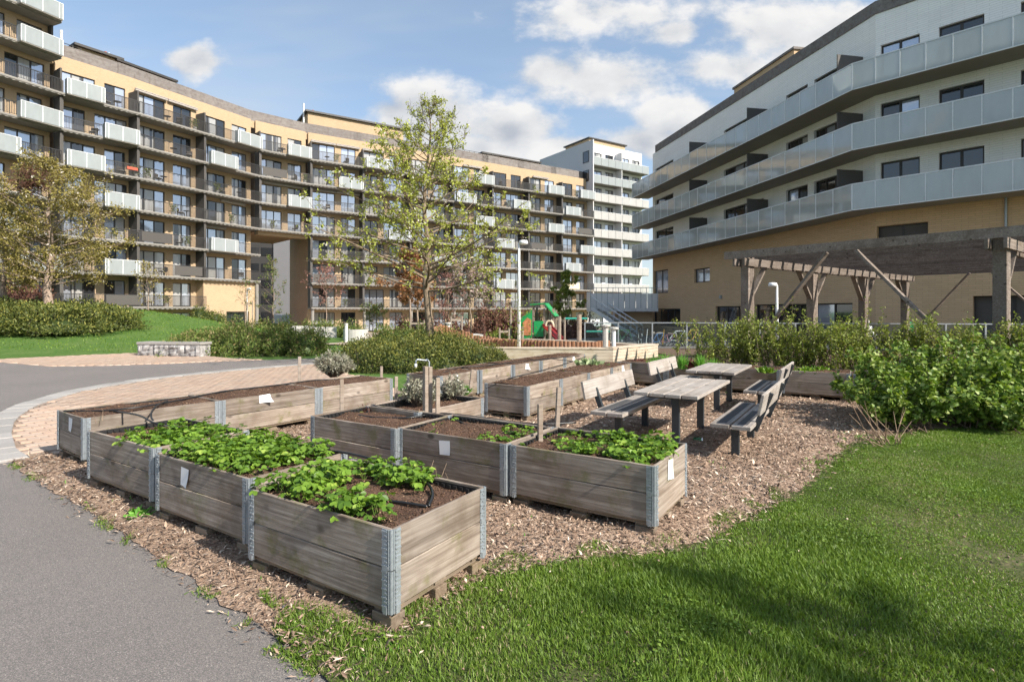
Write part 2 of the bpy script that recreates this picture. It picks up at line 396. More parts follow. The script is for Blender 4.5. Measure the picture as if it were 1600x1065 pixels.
leaf('rust_leaf', (0.11, 0.05, 0.035), (0.22, 0.11, 0.075), (0.20, 0.2, 0.07), 0.12, 0.25)
leaf('sage_leaf', (0.16, 0.155, 0.10), (0.36, 0.355, 0.26), (0.50, 0.48, 0.39), 0.2, 0.15, 0.8)
leaf('herb_leaf', (0.09, 0.26, 0.03), (0.20, 0.44, 0.07), None, 0, 0.3)
leaf('dark_herb', (0.10, 0.03, 0.03), (0.22, 0.08, 0.06), None, 0, 0.2)
leaf('hosta_leaf', (0.16, 0.24, 0.09), (0.40, 0.46, 0.26), None, 0, 0.25)
leaf('grass_blade', (0.068, 0.138, 0.017), (0.205, 0.305, 0.045), (0.42, 0.36, 0.20), 0.11, 0.30, 0.5)
leaf('dry_stem', (0.20, 0.135, 0.09), (0.36, 0.26, 0.18), None, 0, 0.1, 0.8)
leaf('twig', (0.085, 0.062, 0.045), (0.19, 0.145, 0.11), None, 0, 0.0, 0.9, 0.1)
leaf('chip', (0.165, 0.102, 0.07), (0.42, 0.30, 0.22), (0.64, 0.51, 0.40), 0.17, 0.0, 0.85, 0.2)
leaf('clod', (0.075, 0.042, 0.028), (0.19, 0.115, 0.075), (0.38, 0.26, 0.17), 0.06, 0.0, 0.95, 0.1)

def bark(name, c1, c2):
    m, T = newmat(name); vec, r = objvec(T)
    n = T.noise(T.vm('MULTIPLY', vec, (5, 5, 2.2)), 4.0, 6, 0.65)
    fin(T, T.ramp(n, (0.3, c1), (0.65, c2)), 0.9, n, 0.7, 0.02, spec=0.1); return m
bark('bark_grey', (0.10, 0.075, 0.052), (0.29, 0.225, 0.16)); bark('bark_pale', (0.16, 0.115, 0.085), (0.40, 0.31, 0.245))

def ground_mat(name, stops, scale, rough=0.95, bs=0.6, bd=0.02, fine=55.0, famt=0.5):
    m, T = newmat(name); vec = T.n('TexCoord').outputs['Object']
    a = T.noise(vec, scale, 6, 0.65); f = T.noise(vec, fine, 3, 0.6)
    c = T.ramp(T.math('ADD', T.math('MULTIPLY', a, 1 - famt), T.math('MULTIPLY', f, famt)), *stops)
    fin(T, c, rough, T.math('ADD', f, T.math('MULTIPLY', a, 0.6)), bs, bd, spec=0.15); return m
ground_mat('lawn_soil', [(0.34, (0.045, 0.062, 0.02)), (0.52, (0.075, 0.085, 0.032)), (0.70, (0.18, 0.14, 0.09))], 1.1, fine=30)
ground_mat('lawn_far', [(0.34, (0.045, 0.095, 0.018)), (0.5, (0.075, 0.145, 0.030)), (0.62, (0.13, 0.175, 0.055))], 0.7, fine=14, famt=0.6)
ground_mat('mulch_base', [(0.3, (0.18, 0.115, 0.08)), (0.5, (0.34, 0.24, 0.175)), (0.7, (0.50, 0.38, 0.29))], 3.0, fine=42, famt=0.75, bs=1.0, bd=0.03)
ground_mat('soil', [(0.3, (0.05, 0.029, 0.020)), (0.5, (0.105, 0.062, 0.043)), (0.7, (0.20, 0.13, 0.09))], 6.0, fine=60, bs=1.0, bd=0.02)
ground_mat('bed_soil', [(0.3, (0.08, 0.055, 0.04)), (0.6, (0.17, 0.12, 0.085))], 4.0, fine=30, bs=1.0)
ground_mat('sand', [(0.3, (0.42, 0.33, 0.24)), (0.7, (0.58, 0.48, 0.37))], 2.0, fine=25, bs=0.4)
ground_mat('joint_sand', [(0.3, (0.24, 0.175, 0.135)), (0.7, (0.36, 0.275, 0.215))], 6.0, fine=50)
ground_mat('plaza_paving', [(0.3, (0.33, 0.26, 0.21)), (0.7, (0.45, 0.37, 0.30))], 1.0, fine=9)
def asphalt():
    m, T = newmat('asphalt'); vec = T.n('TexCoord').outputs['Object']
    v = T.n('TexVoronoi', Vector=vec, Scale=190.0); big = T.noise(vec, 0.55, 4, 0.6); mid = T.noise(vec, 9, 4, 0.65); fn = T.noise(vec, 260, 2)
    stone = T.ramp(T.n('SeparateColor', v.outputs[1]).outputs[0], (0.0, (0.170, 0.150, 0.137)), (0.72, (0.225, 0.199, 0.182)), (0.95, (0.285, 0.255, 0.232)), (1.0, (0.40, 0.36, 0.33)))
    c = T.mix(T.smooth(v.outputs[0], 0.35, 0.75), stone, (0.125, 0.117, 0.113))
    c = hsv(T, c, T.math('ADD', 0.80, T.math('ADD', T.math('MULTIPLY', big, 0.34), T.math('MULTIPLY', mid, 0.14))))
    st = T.smooth(T.noise(T.vm('MULTIPLY', vec, (1.0, 1.0, 1.0)), 2.3, 5, 0.7), 0.60, 0.74)
    c = T.mix(T.math('MULTIPLY', st, 0.30), c, (0.10, 0.088, 0.078))
    fin(T, c, 0.85, T.math('SUBTRACT', fn, v.outputs[0]), 0.5, 0.004, spec=0.3)
asphalt()
def paver():
    m, T = newmat('clay_paver'); vec, r = objvec(T)
    at_ = T.n('Attribute', _attribute_name='rnd').outputs['Fac']
    k = T.math('FRACT', T.math('ADD', r, at_))
    c = T.ramp(k, (0.0, (0.43, 0.295, 0.212)), (0.5, (0.48, 0.34, 0.25)), (0.85, (0.44, 0.335, 0.26)), (1.0, (0.39, 0.285, 0.22)))
    n = T.noise(vec, 14, 5, 0.65)
    c = hsv(T, c, T.math('ADD', 0.80, T.math('MULTIPLY', n, 0.4)), 0.92)
    fin(T, c, 0.85, n, 0.4, 0.006, spec=0.2)
paver()
def stone():
    m, T = newmat('rough_stone'); vec, r = objvec(T)
    n = T.noise(T.vm('MULTIPLY', vec, (1, 1, 0.6)), 4.5, 7, 0.7, 0.8)
    c = T.ramp(n, (0.32, (0.14, 0.13, 0.13)), (0.5, (0.33, 0.315, 0.31)), (0.68, (0.60, 0.585, 0.57)))
    fin(T, c, 0.9, n, 1.0, 0.05, spec=0.2)
stone()
M = MATS

# ---------------------------------------------------------------- leaf and branch generators
TPL = {
 'diamond': (np.array([(0, 0, 0), (.5, .5, .10), (1, 0, 0), (.5, -.5, .10)], float), np.array([(0, 2, 1), (0, 3, 2)])),
 'ovate': (np.array([(0, 0, 0), (.3, .42, .06), (.65, .42, .05), (1, 0, -.06), (.65, -.42, .05), (.3, -.42, .06), (.5, 0, -.02)], float),
           np.array([(0, 6, 1), (1, 6, 2), (2, 6, 3), (3, 6, 4), (4, 6, 5), (5, 6, 0)])),
 'lobed': (np.array([(0, 0, 0), (.12, .34, .05), (.40, .30, .03), (.55, .52, .05), (.70, .24, .02), (1, 0, -.08), (.70, -.24, .02), (.55, -.52, .05), (.40, -.30, .03), (.12, -.34, .05), (.45, 0, -.03)], float),
           np.array([(0, 10, 1), (1, 10, 2), (2, 10, 3), (3, 10, 4), (4, 10, 5), (5, 10, 6), (6, 10, 7), (7, 10, 8), (8, 10, 9), (9, 10, 0)])),
 'leaflet': (np.array([(0, 0, 0), (.18, .24, .07), (.45, .44, .11), (.78, .36, .07), (1, 0, -.02), (.78, -.36, .07), (.45, -.44, .11), (.18, -.24, .07), (.45, 0, 0), (.78, 0, -.01)], float),
             np.array([(0, 8, 1), (1, 8, 2), (2, 8, 9), (2, 9, 3), (3, 9, 4), (4, 9, 5), (5, 9, 6), (6, 9, 8), (6, 8, 7), (7, 8, 0)])),
 'hex': (np.array([(0, 0, 0), (.32, .45, .07), (.72, .34, .04), (1, 0, -.06), (.72, -.34, .04), (.32, -.45, .07)], float), np.array([(0, 3, 1), (1, 3, 2), (0, 5, 3), (5, 4, 3)])),
 'blade': (np.array([(0, .5, 0), (0, -.5, 0), (.55, .38, .05), (.55, -.38, .05), (1, 0, .22)], float), np.array([(0, 1, 3), (0, 3, 2), (2, 3, 4)])),
 'shred': (np.array([(0, 0, 0), (1, .08, .02), (.35, .5, .05), (.5, -.42, .10)], float), np.array([(0, 3, 2), (1, 2, 3), (0, 1, 3)])),
 'chip': (np.array([(0, 0, 0), (.25, .5, .12), (1, .1, .05), (.35, -.5, .1), (.45, 0, .3), (.5, 0, -.2)], float),
          np.array([(0, 4, 1), (1, 4, 2), (2, 4, 3), (3, 4, 0), (0, 1, 5), (1, 2, 5), (2, 3, 5), (3, 0, 5)])),
}
def unit(v): return v / np.maximum(np.linalg.norm(v, axis=-1, keepdims=True), 1e-9)
def rdir(n, g=RNG): return unit(g.normal(size=(n, 3)))
def scatter(C, D, N, L, Wd, kind='diamond', rnd=None):
    """stamp a leaf template at every centre: D leaf axis, N surface normal, L length, Wd width"""
    t, f = TPL[kind]; n = len(C); D = unit(D); Sx = unit(np.cross(N, D)); N = np.cross(D, Sx)
    L = np.broadcast_to(L, (n,)); Wd = np.broadcast_to(Wd, (n,))
    V = (C[:, None] + t[None, :, 0:1] * (L[:, None, None] * D[:, None]) + t[None, :, 1:2] * (Wd[:, None, None] * Sx[:, None])
         + t[None, :, 2:3] * (L[:, None, None] * N[:, None])).reshape(-1, 3)
    Fc = (f[None] + (np.arange(n) * len(t))[:, None, None]).reshape(-1, 3)
    rnd = RNG.random(n) if rnd is None else rnd
    return V, Fc, np.repeat(rnd, len(t))
def join(*parts):
    V, Fc, Rr, o = [], [], [], 0
    for v, f, r in parts:
        V.append(v); Fc.append(f + o); Rr.append(r); o += len(v)
    return np.concatenate(V), np.concatenate(Fc), np.concatenate(Rr)
def twigs(P, Q, r0, r1, n=4, rnd=None):
    """tapered straight sticks from P to Q"""
    m = len(P); d = unit(Q - P); a = unit(np.cross(d, np.where(np.abs(d[:, 2:3]) < .9, [[0, 0, 1.]], [[1., 0, 0]]))); b = np.cross(d, a)
    ang = np.arange(n) * 2 * np.pi / n; ring = np.cos(ang)[None, :, None] * a[:, None] + np.sin(ang)[None, :, None] * b[:, None]
    r0 = np.broadcast_to(r0, (m,)); r1 = np.broadcast_to(r1, (m,))
    V = np.concatenate([P[:, None] + ring * r0[:, None, None], Q[:, None] + ring * r1[:, None, None]], 1).reshape(-1, 3)
    f = []
    for k in range(n):
        k2 = (k + 1) % n; f += [(k, k2, n + k2), (k, n + k2, n + k)]
    Fc = (np.array(f)[None] + (np.arange(m) * 2 * n)[:, None, None]).reshape(-1, 3)
    rnd = RNG.random(m) if rnd is None else rnd
    return V, Fc, np.repeat(rnd, 2 * n)
def leaf_obj(name, data, mat, parent=None, loc=(0, 0, 0), smooth=False):
    V, Fc, r = data
    o = ob(name, np_mesh(name, V, Fc, M[mat], r, smooth), parent, loc)
    return tag(o, kind='stuff') if parent is not None else o
# ---------------------------------------------------------------- the setting: ground, paths, lawn
def uvbox(me):
    uv = me.uv_layers.new(name='UVMap'); n = len(me.loops)
    co = np.zeros(len(me.vertices) * 3, np.float32); me.vertices.foreach_get('co', co); co = co.reshape(-1, 3)
    vi = np.zeros(n, np.int32); me.loops.foreach_get('vertex_index', vi)
    nr = np.zeros(len(me.polygons) * 3, np.float32); me.polygons.foreach_get('normal', nr); nr = np.abs(nr.reshape(-1, 3))
    lt = np.zeros(len(me.polygons), np.int32); me.polygons.foreach_get('loop_total', lt)
    ax = np.repeat(nr.argmax(1), lt); p = co[vi]
    out = np.where((ax == 0)[:, None], p[:, [1, 2]], np.where((ax == 2)[:, None], p[:, [0, 1]], p[:, [0, 2]]))
    uv.data.foreach_set('uv', np.ascontiguousarray(out, np.float32).ravel()); return me
def inpoly(P, poly):
    x, y = P[:, 0], P[:, 1]; c = np.zeros(len(P), bool); q = np.asarray(poly); j = len(q) - 1
    for i in range(len(q)):
        xi, yi, xj, yj = *q[i], *q[j]
        if yi != yj: c ^= ((yi > y) != (yj > y)) & (x < (xj - xi) * (y - yi) / (yj - yi) + xi)
        j = i
    return c
def edge_dist(P, poly):
    q = np.asarray(poly); d = np.full(len(P), 1e9)
    for i in range(len(q)):
        a, b = q[i - 1], q[i]; ab = b - a; t = np.clip(((P - a) @ ab) / max(ab @ ab, 1e-9), 0, 1)
        d = np.minimum(d, np.linalg.norm(P - (a + t[:, None] * ab), axis=1))
    return d
def vnoise(P, s, seed=0):
    """smooth 2-D value noise in 0..1"""
    Q = P * s + seed * 17.3; i = np.floor(Q).astype(int); f = Q - i; f = f * f * (3 - 2 * f)
    h = lambda a, b: np.modf(np.abs(np.sin(a * 127.1 + b * 311.7 + seed) * 43758.5453))[0]
    a, b = h(i[:, 0], i[:, 1]), h(i[:, 0] + 1, i[:, 1]); c, d = h(i[:, 0], i[:, 1] + 1), h(i[:, 0] + 1, i[:, 1] + 1)
    return (a * (1 - f[:, 0]) + b * f[:, 0]) * (1 - f[:, 1]) + (c * (1 - f[:, 0]) + d * f[:, 0]) * f[:, 1]
def fbm(P, s, seed=0): return 0.55 * vnoise(P, s, seed) + 0.3 * vnoise(P, s * 2.3, seed + 3) + 0.15 * vnoise(P, s * 5.1, seed + 5)
def sheet(name, poly, mat, dz, step=None, bump=0.0, bs=3.0, hfun=None):
    """a ground sheet over a plan polygon that follows the terrain"""
    poly = [Vector((p[0], p[1])) for p in poly]; n = len(poly); pts = list(poly)
    if step:
        a = np.array([(p.x, p.y) for p in poly]); lo_, hi_ = a.min(0), a.max(0)
        gx, gy = np.meshgrid(np.arange(lo_[0], hi_[0], step), np.arange(lo_[1], hi_[1], step)); g = np.stack([gx.ravel(), gy.ravel()], 1)
        g = g + RNG.uniform(-.2, .2, g.shape) * step; g = g[inpoly(g, a)]; g = g[edge_dist(g, a) > step * .35]
        pts += [Vector(p) for p in g]
    vs, _, fs, *_ = delaunay_2d_cdt(pts, [(i, (i + 1) % n) for i in range(n)], [list(range(n))], 1, 1e-5)
    P = np.array([(p.x, p.y) for p in vs]); z = np.array([zg(*p) for p in P]) + dz
    if bump:
        e = np.minimum(edge_dist(P, np.array([(p.x, p.y) for p in poly])) / 0.15, 1); z += bump * (fbm(P, bs, 2) - .4) * e
    if hfun: z += hfun(P)
    me = bpy.data.meshes.new(name); me.from_pydata([(*p, zz) for p, zz in zip(P, z)], [], [tuple(f) for f in fs]); me.materials.append(M[mat])
    me.polygons.foreach_set('use_smooth', [True] * len(me.polygons)); me.update()
    return tag(ob(name, me), kind='structure')
def gp(l): return [(at(u, v).x, at(u, v).y) for u, v in l]

ys = np.concatenate([np.arange(-30, 20, 2.0), np.arange(20, 48, 1.0), np.arange(48, 130, 6.0), [160, 220, 320, 500, 900]])
xs = np.concatenate([[-900, -500, -300, -180, -110, -80], np.arange(-60, -45, 3.0), np.arange(-45, -5, 1.0), np.arange(-5, 60, 3.0), [80, 120, 200, 320, 500, 900]])
gx, gy = np.meshgrid(xs, ys); gz = zgv(gx, gy) - 0.03
Vg = np.stack([gx.ravel(), gy.ravel(), gz.ravel()], 1); nx = len(xs)
ii = np.arange(len(ys) - 1)[:, None] * nx + np.arange(nx - 1)[None]; ii = ii.ravel()
tag(ob('ground', np_mesh('ground', Vg, np.stack([ii, ii + 1, ii + nx + 1, ii + nx], 1), M['lawn_far'], smooth=True)), kind='structure')

ASPH_EDGE = gp([(527, 1065), (475, 1032), (437, 1008), (400, 978), (330, 925), (270, 885), (217, 853), (175, 824), (118, 788), (76, 764), (45, 741), (17, 721)])
KIN = gp([(47, 716), (25.5, 704), (18, 678), (22.5, 659), (36, 647), (56, 635), (75, 628.5), (100, 620.5), (135, 611), (185, 602), (250, 592), (330, 583.5), (437, 573.5), (500, 569)])
def offset(line, d):
    out = []
    for i, p in enumerate(line):
        a = Vector(line[max(i - 1, 0)]); b = Vector(line[min(i + 1, len(line) - 1)]); t = (b - a).normalized()
        out.append((p[0] - t.y * d, p[1] + t.x * d))
    return out
KW = 0.34
KOUT = offset(KIN, KW)
FAR = gp([(0, 566), (77, 572.5), (157, 571.5), (245, 569), (350, 564.5), (420, 562), (500, 559.5), (560, 557)])
path_poly = [(0.35, 1.2), (1.2, -4), (-16, -4), (-22, 8), (-26, 15.5)] + FAR + [KOUT[-1]] + KOUT[::-1] + ASPH_EDGE[::-1]
PE = offset(ASPH_EDGE, -0.12); path_poly = path_poly[:-len(ASPH_EDGE)] + PE[::-1]
sheet('asphalt_path', path_poly, 'asphalt', 0.0, 1.0)
farpav = FAR[::-1][2:] + [(-26, 15.5), (-25, 16.6)] + gp([(0, 561), (87, 557), (210, 551.5), (310, 555.5), (367, 560)])
sheet('brick_apron', farpav, 'joint_sand', 0.0, 1.0)

MULCH = ASPH_EDGE[:] + [KIN[0]] + gp([(81, 705)]) + [(-4.95, 6.15), (-3.6, 8.3), (-2.35, 9.9), (-2.0, 11.0), (1.6, 15.6), (3.0, 15.0), (6.5, 12.2), (9.5, 9.5), (6.2, 7.4)] + \
    gp([(1345, 692), (1318, 708), (1290, 735), (1262, 763), (1225, 788), (1180, 812), (1130, 838), (1060, 868), (1000, 875), (930, 880), (830, 895), (760, 910), (690, 945), (640, 1000), (600, 1065)])
MULCH_R = None
LAWN = gp([(527, 1065), (475, 1032), (437, 1008), (425, 985), (432, 962), (470, 938), (520, 936), (565, 945), (600, 985), (640, 992), (690, 952), (700, 928), (760, 903), (830, 886), (930, 871), (1000, 868), (1060, 860), (1130, 830), (1180, 805), (1225, 782), (1262, 757), (1290, 730), (1320, 704), (1345, 690)]) + \
    [(6.0, 7.9), (9.5, 8.6), (13, 7), (11, 2), (2, -1.5), (0.5, 0.8)]
def ragged(poly, amp, keep=lambda p: True, step=.09):
    out = []
    for i in range(len(poly)):
        a, b = Vector(poly[i]), Vector(poly[(i + 1) % len(poly)]); k = max(1, int((b - a).length / step)) if keep(a) and keep(b) else 1
        for j in range(k):
            p = a.lerp(b, j / k); q = np.array([[p.x, p.y]])
            if k > 1: p = p + Vector((float(fbm(q, 6, 3)[0]) - .5, float(fbm(q, 6, 8)[0]) - .5)) * amp
            out.append((p.x, p.y))
    return out
sheet('mulch_bed', ragged(MULCH, .16, lambda p: p.x < -.2 and p.y < 7.3), 'mulch_base', 0.007, 0.13, 0.05, 2.5, lambda P: .028 * np.clip(edge_dist(P, np.array(MULCH)) / .35, 0, 1))
LAWN_R = ragged(LAWN, .30, lambda p: p.y > 1.9 and p.x < 5.0)
def lawnh(P): return 0.05 * np.clip((edge_dist(P, np.array(LAWN))) / 0.5, 0, 1) * (0.35 + fbm(P, 0.9, 4))
sheet('lawn', LAWN_R, 'lawn_soil', 0.011, 0.2, 0, 1, lawnh)

# kerb of granite setts around the paving
def kerb_line(inner, outer, parent, zt=0.03):
    a = [Vector(p) for p in inner]; b = [Vector(p) for p in outer]
    acc = [0]; 
    for i in range(len(a) - 1): acc.append(acc[-1] + (a[i + 1] - a[i]).length)
    def pt(s, l):
        for i in range(len(acc) - 1):
            if s <= acc[i + 1] + 1e-6:
                t = (s - acc[i]) / max(acc[i + 1] - acc[i], 1e-6); return l[i].lerp(l[i + 1], t)
        return l[-1]
    L = acc[-1]; n = int(L / 0.34)
    for k in range(n):
        s0 = L * k / n + .006; s1 = L * (k + 1) / n - .006
        A, B, C, D = pt(s0, a), pt(s1, a), pt(s1, b), pt(s0, b); j = random.uniform(-.006, .006)
        me = MB().prism([tuple(p) for p in (A, B, C, D)], -0.08, zt + j).mesh('kerb_stone', M['kerb_granite'], bevel=0.008)
        ob('kerb_stone', me, parent)
kr = tag(bpy.data.objects.new('kerb', None), kind='structure'); COL.objects.link(kr)
kerb_line(KIN, KOUT, kr)
E1 = gp([(47, 716)])[0]; E2 = gp([(84, 704)])[0]
kerb_line([E1, E2], offset([E1, E2], 0.11), kr, 0.035)

# clay paving: every paver a piece of its own
pav = KIN + [(-2.2, 11.2), (-2.35, 9.9), (-3.6, 8.3), (-4.95, 6.15)] + gp([(81, 705)])
base = sheet('brick_paving', pav, 'joint_sand', 0.004, 1.0)
def lay(poly, ang, w, h, parent, nmax, org, near):
    c, s = math.cos(ang), math.sin(ang); A = np.array(poly)
    L = np.stack([A[:, 0] * c + A[:, 1] * s, -A[:, 0] * s + A[:, 1] * c], 1); lo_, hi_ = L.min(0), L.max(0); cells = []
    j = 0; y = lo_[1]
    while y < hi_[1]:
        x = lo_[0] - (w / 2 if j % 2 else 0)
        while x < hi_[0]: cells.append((x, y)); x += w
        y += h; j += 1
    Cc = np.array(cells); ctr = Cc + [w / 2, h / 2]; Wc = np.stack([ctr[:, 0] * c - ctr[:, 1] * s, ctr[:, 0] * s + ctr[:, 1] * c], 1)
    ok = inpoly(Wc, A) & (edge_dist(Wc, A) > h * .45); Wc = Wc[ok]
    d = np.hypot(Wc[:, 0] - near[0], Wc[:, 1] - near[1]); Wc = Wc[np.argsort(d)]
    me = MB().box(-w / 2 + .002, w / 2 - .002, -h / 2 + .002, h / 2 - .002, -.05, 0).mesh('paver', M['clay_paver'], bevel=0.006)
    me.attributes.new('rnd', 'FLOAT', 'POINT')
    for p in Wc[:nmax]: ob('paver', me, parent, (p[0], p[1], zg(*p) + .02 + random.uniform(-.003, .003)), (0, 0, ang))
    rest = Wc[nmax:]
    if len(rest):
        b = np.array([(-1, -1, 0), (1, -1, 0), (1, 1, 0), (-1, 1, 0)], float) * [w / 2 - .002, h / 2 - .002, 0]
        top = b + [0, 0, .02]; bot = b - [0, 0, .02]; t8 = np.concatenate([bot, top])
        rz = t8.copy(); rz[:, 0] = t8[:, 0] * c - t8[:, 1] * s; rz[:, 1] = t8[:, 0] * s + t8[:, 1] * c
        z = np.array([zg(*p) for p in rest]) + RNG.uniform(-.002, .003, len(rest))
        V = (np.concatenate([rest, z[:, None]], 1)[:, None] + rz[None]).reshape(-1, 3)
        fq = np.array([(4, 5, 6, 7), (0, 1, 5, 4), (1, 2, 6, 5), (2, 3, 7, 6), (3, 0, 4, 7)])
        Fq = (fq[None] + (np.arange(len(rest)) * 8)[:, None, None]).reshape(-1, 4)
        tag(ob('pavers_beyond', np_mesh('pavers_beyond', V, Fq, M['clay_paver'], np.repeat(RNG.random(len(rest)), 8)), parent), kind='stuff')
lay(pav, R(52), 0.21, 0.14, base, 280, None, (-6.3, 7.2))
apr = bpy.data.objects['brick_apron']; lay(farpav, R(20), 0.21, 0.14, apr, 0, None, (-12, 16))

# wood chips lying on the mulch
Pm = np.array(MULCH)
def rand_in(poly, n, dens=None):
    A = np.asarray(poly); lo_, hi_ = A.min(0), A.max(0); P = RNG.uniform(lo_, hi_, (n, 2)); return P[inpoly(P, A)]
def in_view(P, pad=60):
    u = 800 + F * P[:, 0] / np.maximum(P[:, 1], .1); v = V0 + F * H / np.maximum(P[:, 1], .1)
    return (P[:, 1] > 1.0) & (u > -pad - 120) & (u < 1660 + pad) & (v < 1065 + 90)
AE = np.array(ASPH_EDGE + PE[::-1]); AE2 = np.array(ASPH_EDGE + offset(ASPH_EDGE, .16)[::-1]); sp = rand_in(AE2, 30000); sp = sp[RNG.random(len(sp)) < np.exp(-edge_dist(sp, np.array(PE)) ** 2 / .02) * .9]
P = np.concatenate([rand_in(Pm, 680000), rand_in(LAWN, 90000), sp]); dl = np.where(inpoly(P, np.array(LAWN)), edge_dist(P, np.array(LAWN)), 0); P = P[RNG.random(len(P)) < np.exp(-dl / .10)]; P = P[in_view(P)]
keep = RNG.random(len(P)) < np.clip(1.25 - P[:, 1] / 10.0, .14, 1); P = P[keep]
n = len(P); sz = (RNG.uniform(.05, 1, n) ** 1.7 * .046 + .009) * (1 + np.clip((P[:, 1] - 3) / 9, 0, .8))
e = np.minimum(edge_dist(P, Pm) / .15, 1); z = .010 + .028 * np.clip(edge_dist(P, Pm) / .35, 0, 1) * inpoly(P, Pm) + .05 * (fbm(P, 2.5, 2) - .4) * e + RNG.uniform(-.002, .012, n) + np.where(inpoly(P, np.array(LAWN)), .016, 0)
D = RNG.normal(size=(n, 3)); D[:, 2] *= .20; Nn = rdir(n) * .40 + [0, 0, 1]
tag(leaf_obj('wood_chips', scatter(np.column_stack([P, z]), D, Nn, sz, sz * RNG.uniform(.15, .42, n), 'shred'), 'chip'),
    'brown bark and wood chips spread between the raised beds', 'wood chips', kind='stuff')

# grass of the near lawn
PL = np.array(LAWN); A_ = np.array(LAWN_R); P = RNG.uniform(A_.min(0) - .2, A_.max(0) + [0, .2], (3600000, 2)); P = P[in_view(P, 10)]; ins = inpoly(P, A_); sp = fbm(P, 5, 71)
P = P[ins | ((edge_dist(P, A_) < .22 * (sp * 2 - .55)) & ~inpoly(P, np.array(path_poly)))]
ed = edge_dist(P, PL); nz = fbm(P, 2.2, 9); bare = fbm(P, 1.1, 21)
dirt = np.exp(-(((P[:, 0] - 3.25) / .40) ** 2 + ((P[:, 1] - 3.45) / .45) ** 2) * 1.3)
dirt = np.maximum(dirt, .0 * np.exp(-(((P[:, 0] - 1.9) / .5) ** 2 + ((P[:, 1] - 2.55) / .25) ** 2)))
pr = np.clip(ed / .3 + (nz - .5) * 1.4 + .55, .25, 1) * np.clip(1.3 - 2.8 * np.clip(bare - .43, 0, 1), .38, 1) * (1 - .93 * np.clip(dirt * 1.4 - .12 + (nz - .5) * .9, 0, 1))
pr *= np.clip(1.4 - P[:, 1] / 11, .5, 1)
P = P[RNG.random(len(P)) < pr * .85]; n = len(P)
ed = edge_dist(P, PL); tall = np.clip(.55 + 1.5 * (fbm(P, .9, 31) - .38) - .12 * np.clip(P[:, 0] - .8, 0, 3) * .9, .3, 1.3) * np.clip(.75 + ed / .6, .75, 1)
zl = .008 + .05 * np.clip(ed / .5, 0, 1) * (.35 + fbm(P, .9, 4))
Lb = RNG.uniform(.020, .054, n) * tall; lean = rdir(n); lean[:, 2] = 0
clump = np.stack([vnoise(P, 6, 41) - .5, vnoise(P, 6, 47) - .5, np.zeros(n)], 1)
Dd = np.array([0, 0, 1.]) + lean * RNG.uniform(.15, .9, n)[:, None] + clump * .8
rv = np.clip(RNG.random(n) * .75 + .45 * (fbm(P, 1.6, 51) - .5) + .12, 0, 1)
tag(leaf_obj('grass', scatter(np.column_stack([P, zl]), Dd, rdir(n) + lean, Lb, .0032 * (1 + P[:, 1] * .22), 'blade', rv), 'grass_blade'),
    'short green lawn grass at the lower right of the beds', 'grass', kind='stuff')
# clover and daisies' leaves mixed into the lawn
P = rand_in(PL, 240000); P = P[in_view(P, 10)]; w = fbm(P, 1.7, 81) + .25 * (vnoise(P, 9, 83) - .5); P = P[(w > .60) & (RNG.random(len(P)) < .8)]; n = len(P); ed = edge_dist(P, PL)
z = .034 + .05 * np.clip(ed / .5, 0, 1) * (.35 + fbm(P, .9, 4)) + RNG.uniform(0, .012, n); s_ = RNG.uniform(.009, .022, n)
tag(leaf_obj('clover', scatter(np.column_stack([P, z]), rdir(n) * [1, 1, .3], rdir(n) * .5 + [0, 0, 1], s_, s_ * .85, 'diamond', RNG.random(n) * .8), 'grass_blade'), 'patches of small clover leaves among the lawn grass', 'clover', kind='stuff')
# sparse weeds coming up in the mulch
P = rand_in(Pm, 60000); P = P[in_view(P)]; w = fbm(P, 2.8, 61)
P = P[(w > .60) & (RNG.random(len(P)) < np.clip((w - .58) * 7, 0, 1) * np.where(edge_dist(P, PL) < .6, .9, .22))]; n = len(P)
Dd = np.array([0, 0, 1.]) + rdir(n) * 1.0
tag(leaf_obj('weeds', scatter(np.column_stack([P, np.full(n, .02)]), Dd, rdir(n) + [0, 0, .5], RNG.uniform(.02, .05, n), RNG.uniform(.006, .016, n), 'diamond', RNG.random(n) * .9), 'herb_leaf'),
    'thin green weeds sprouting through the wood chips', 'weeds', kind='stuff')
# moss and grass creeping along the asphalt edge
ae = np.array(ASPH_EDGE); k = RNG.integers(0, len(ae) - 1, 9000); t = RNG.random(9000)[:, None]; P = ae[k] * (1 - t) + ae[k + 1] * t + RNG.normal(size=(9000, 2)) * .035; w = fbm(P, 4.5, 91); P = P[(w > .60) & (P[:, 1] > 2)]; n = len(P)
tag(leaf_obj('edge_grass', scatter(np.column_stack([P, np.full(n, .006)]), np.array([0, 0, .7]) + rdir(n) * .9, rdir(n), RNG.uniform(.012, .032, n), .005, 'blade', RNG.random(n)), 'grass_blade'), 'thin grass and moss along the asphalt edge', 'grass', kind='stuff')
# fallen leaves and chips scattered over the grass
P = rand_in(PL, 5200); P = P[in_view(P)]; P = P[RNG.random(len(P)) < .5]; n = len(P)
D = RNG.normal(size=(n, 3)); D[:, 2] *= .2; s_ = RNG.uniform(.010, .032, n)
tag(leaf_obj('leaf_litter', scatter(np.column_stack([P, np.full(n, .062)]), D, rdir(n) * .4 + [0, 0, 1], s_, s_ * RNG.uniform(.25, .7, n), 'chip', RNG.uniform(.1, .9, n)), 'chip'),
    'dry leaves and wood bits scattered over the lawn', 'litter', kind='stuff')
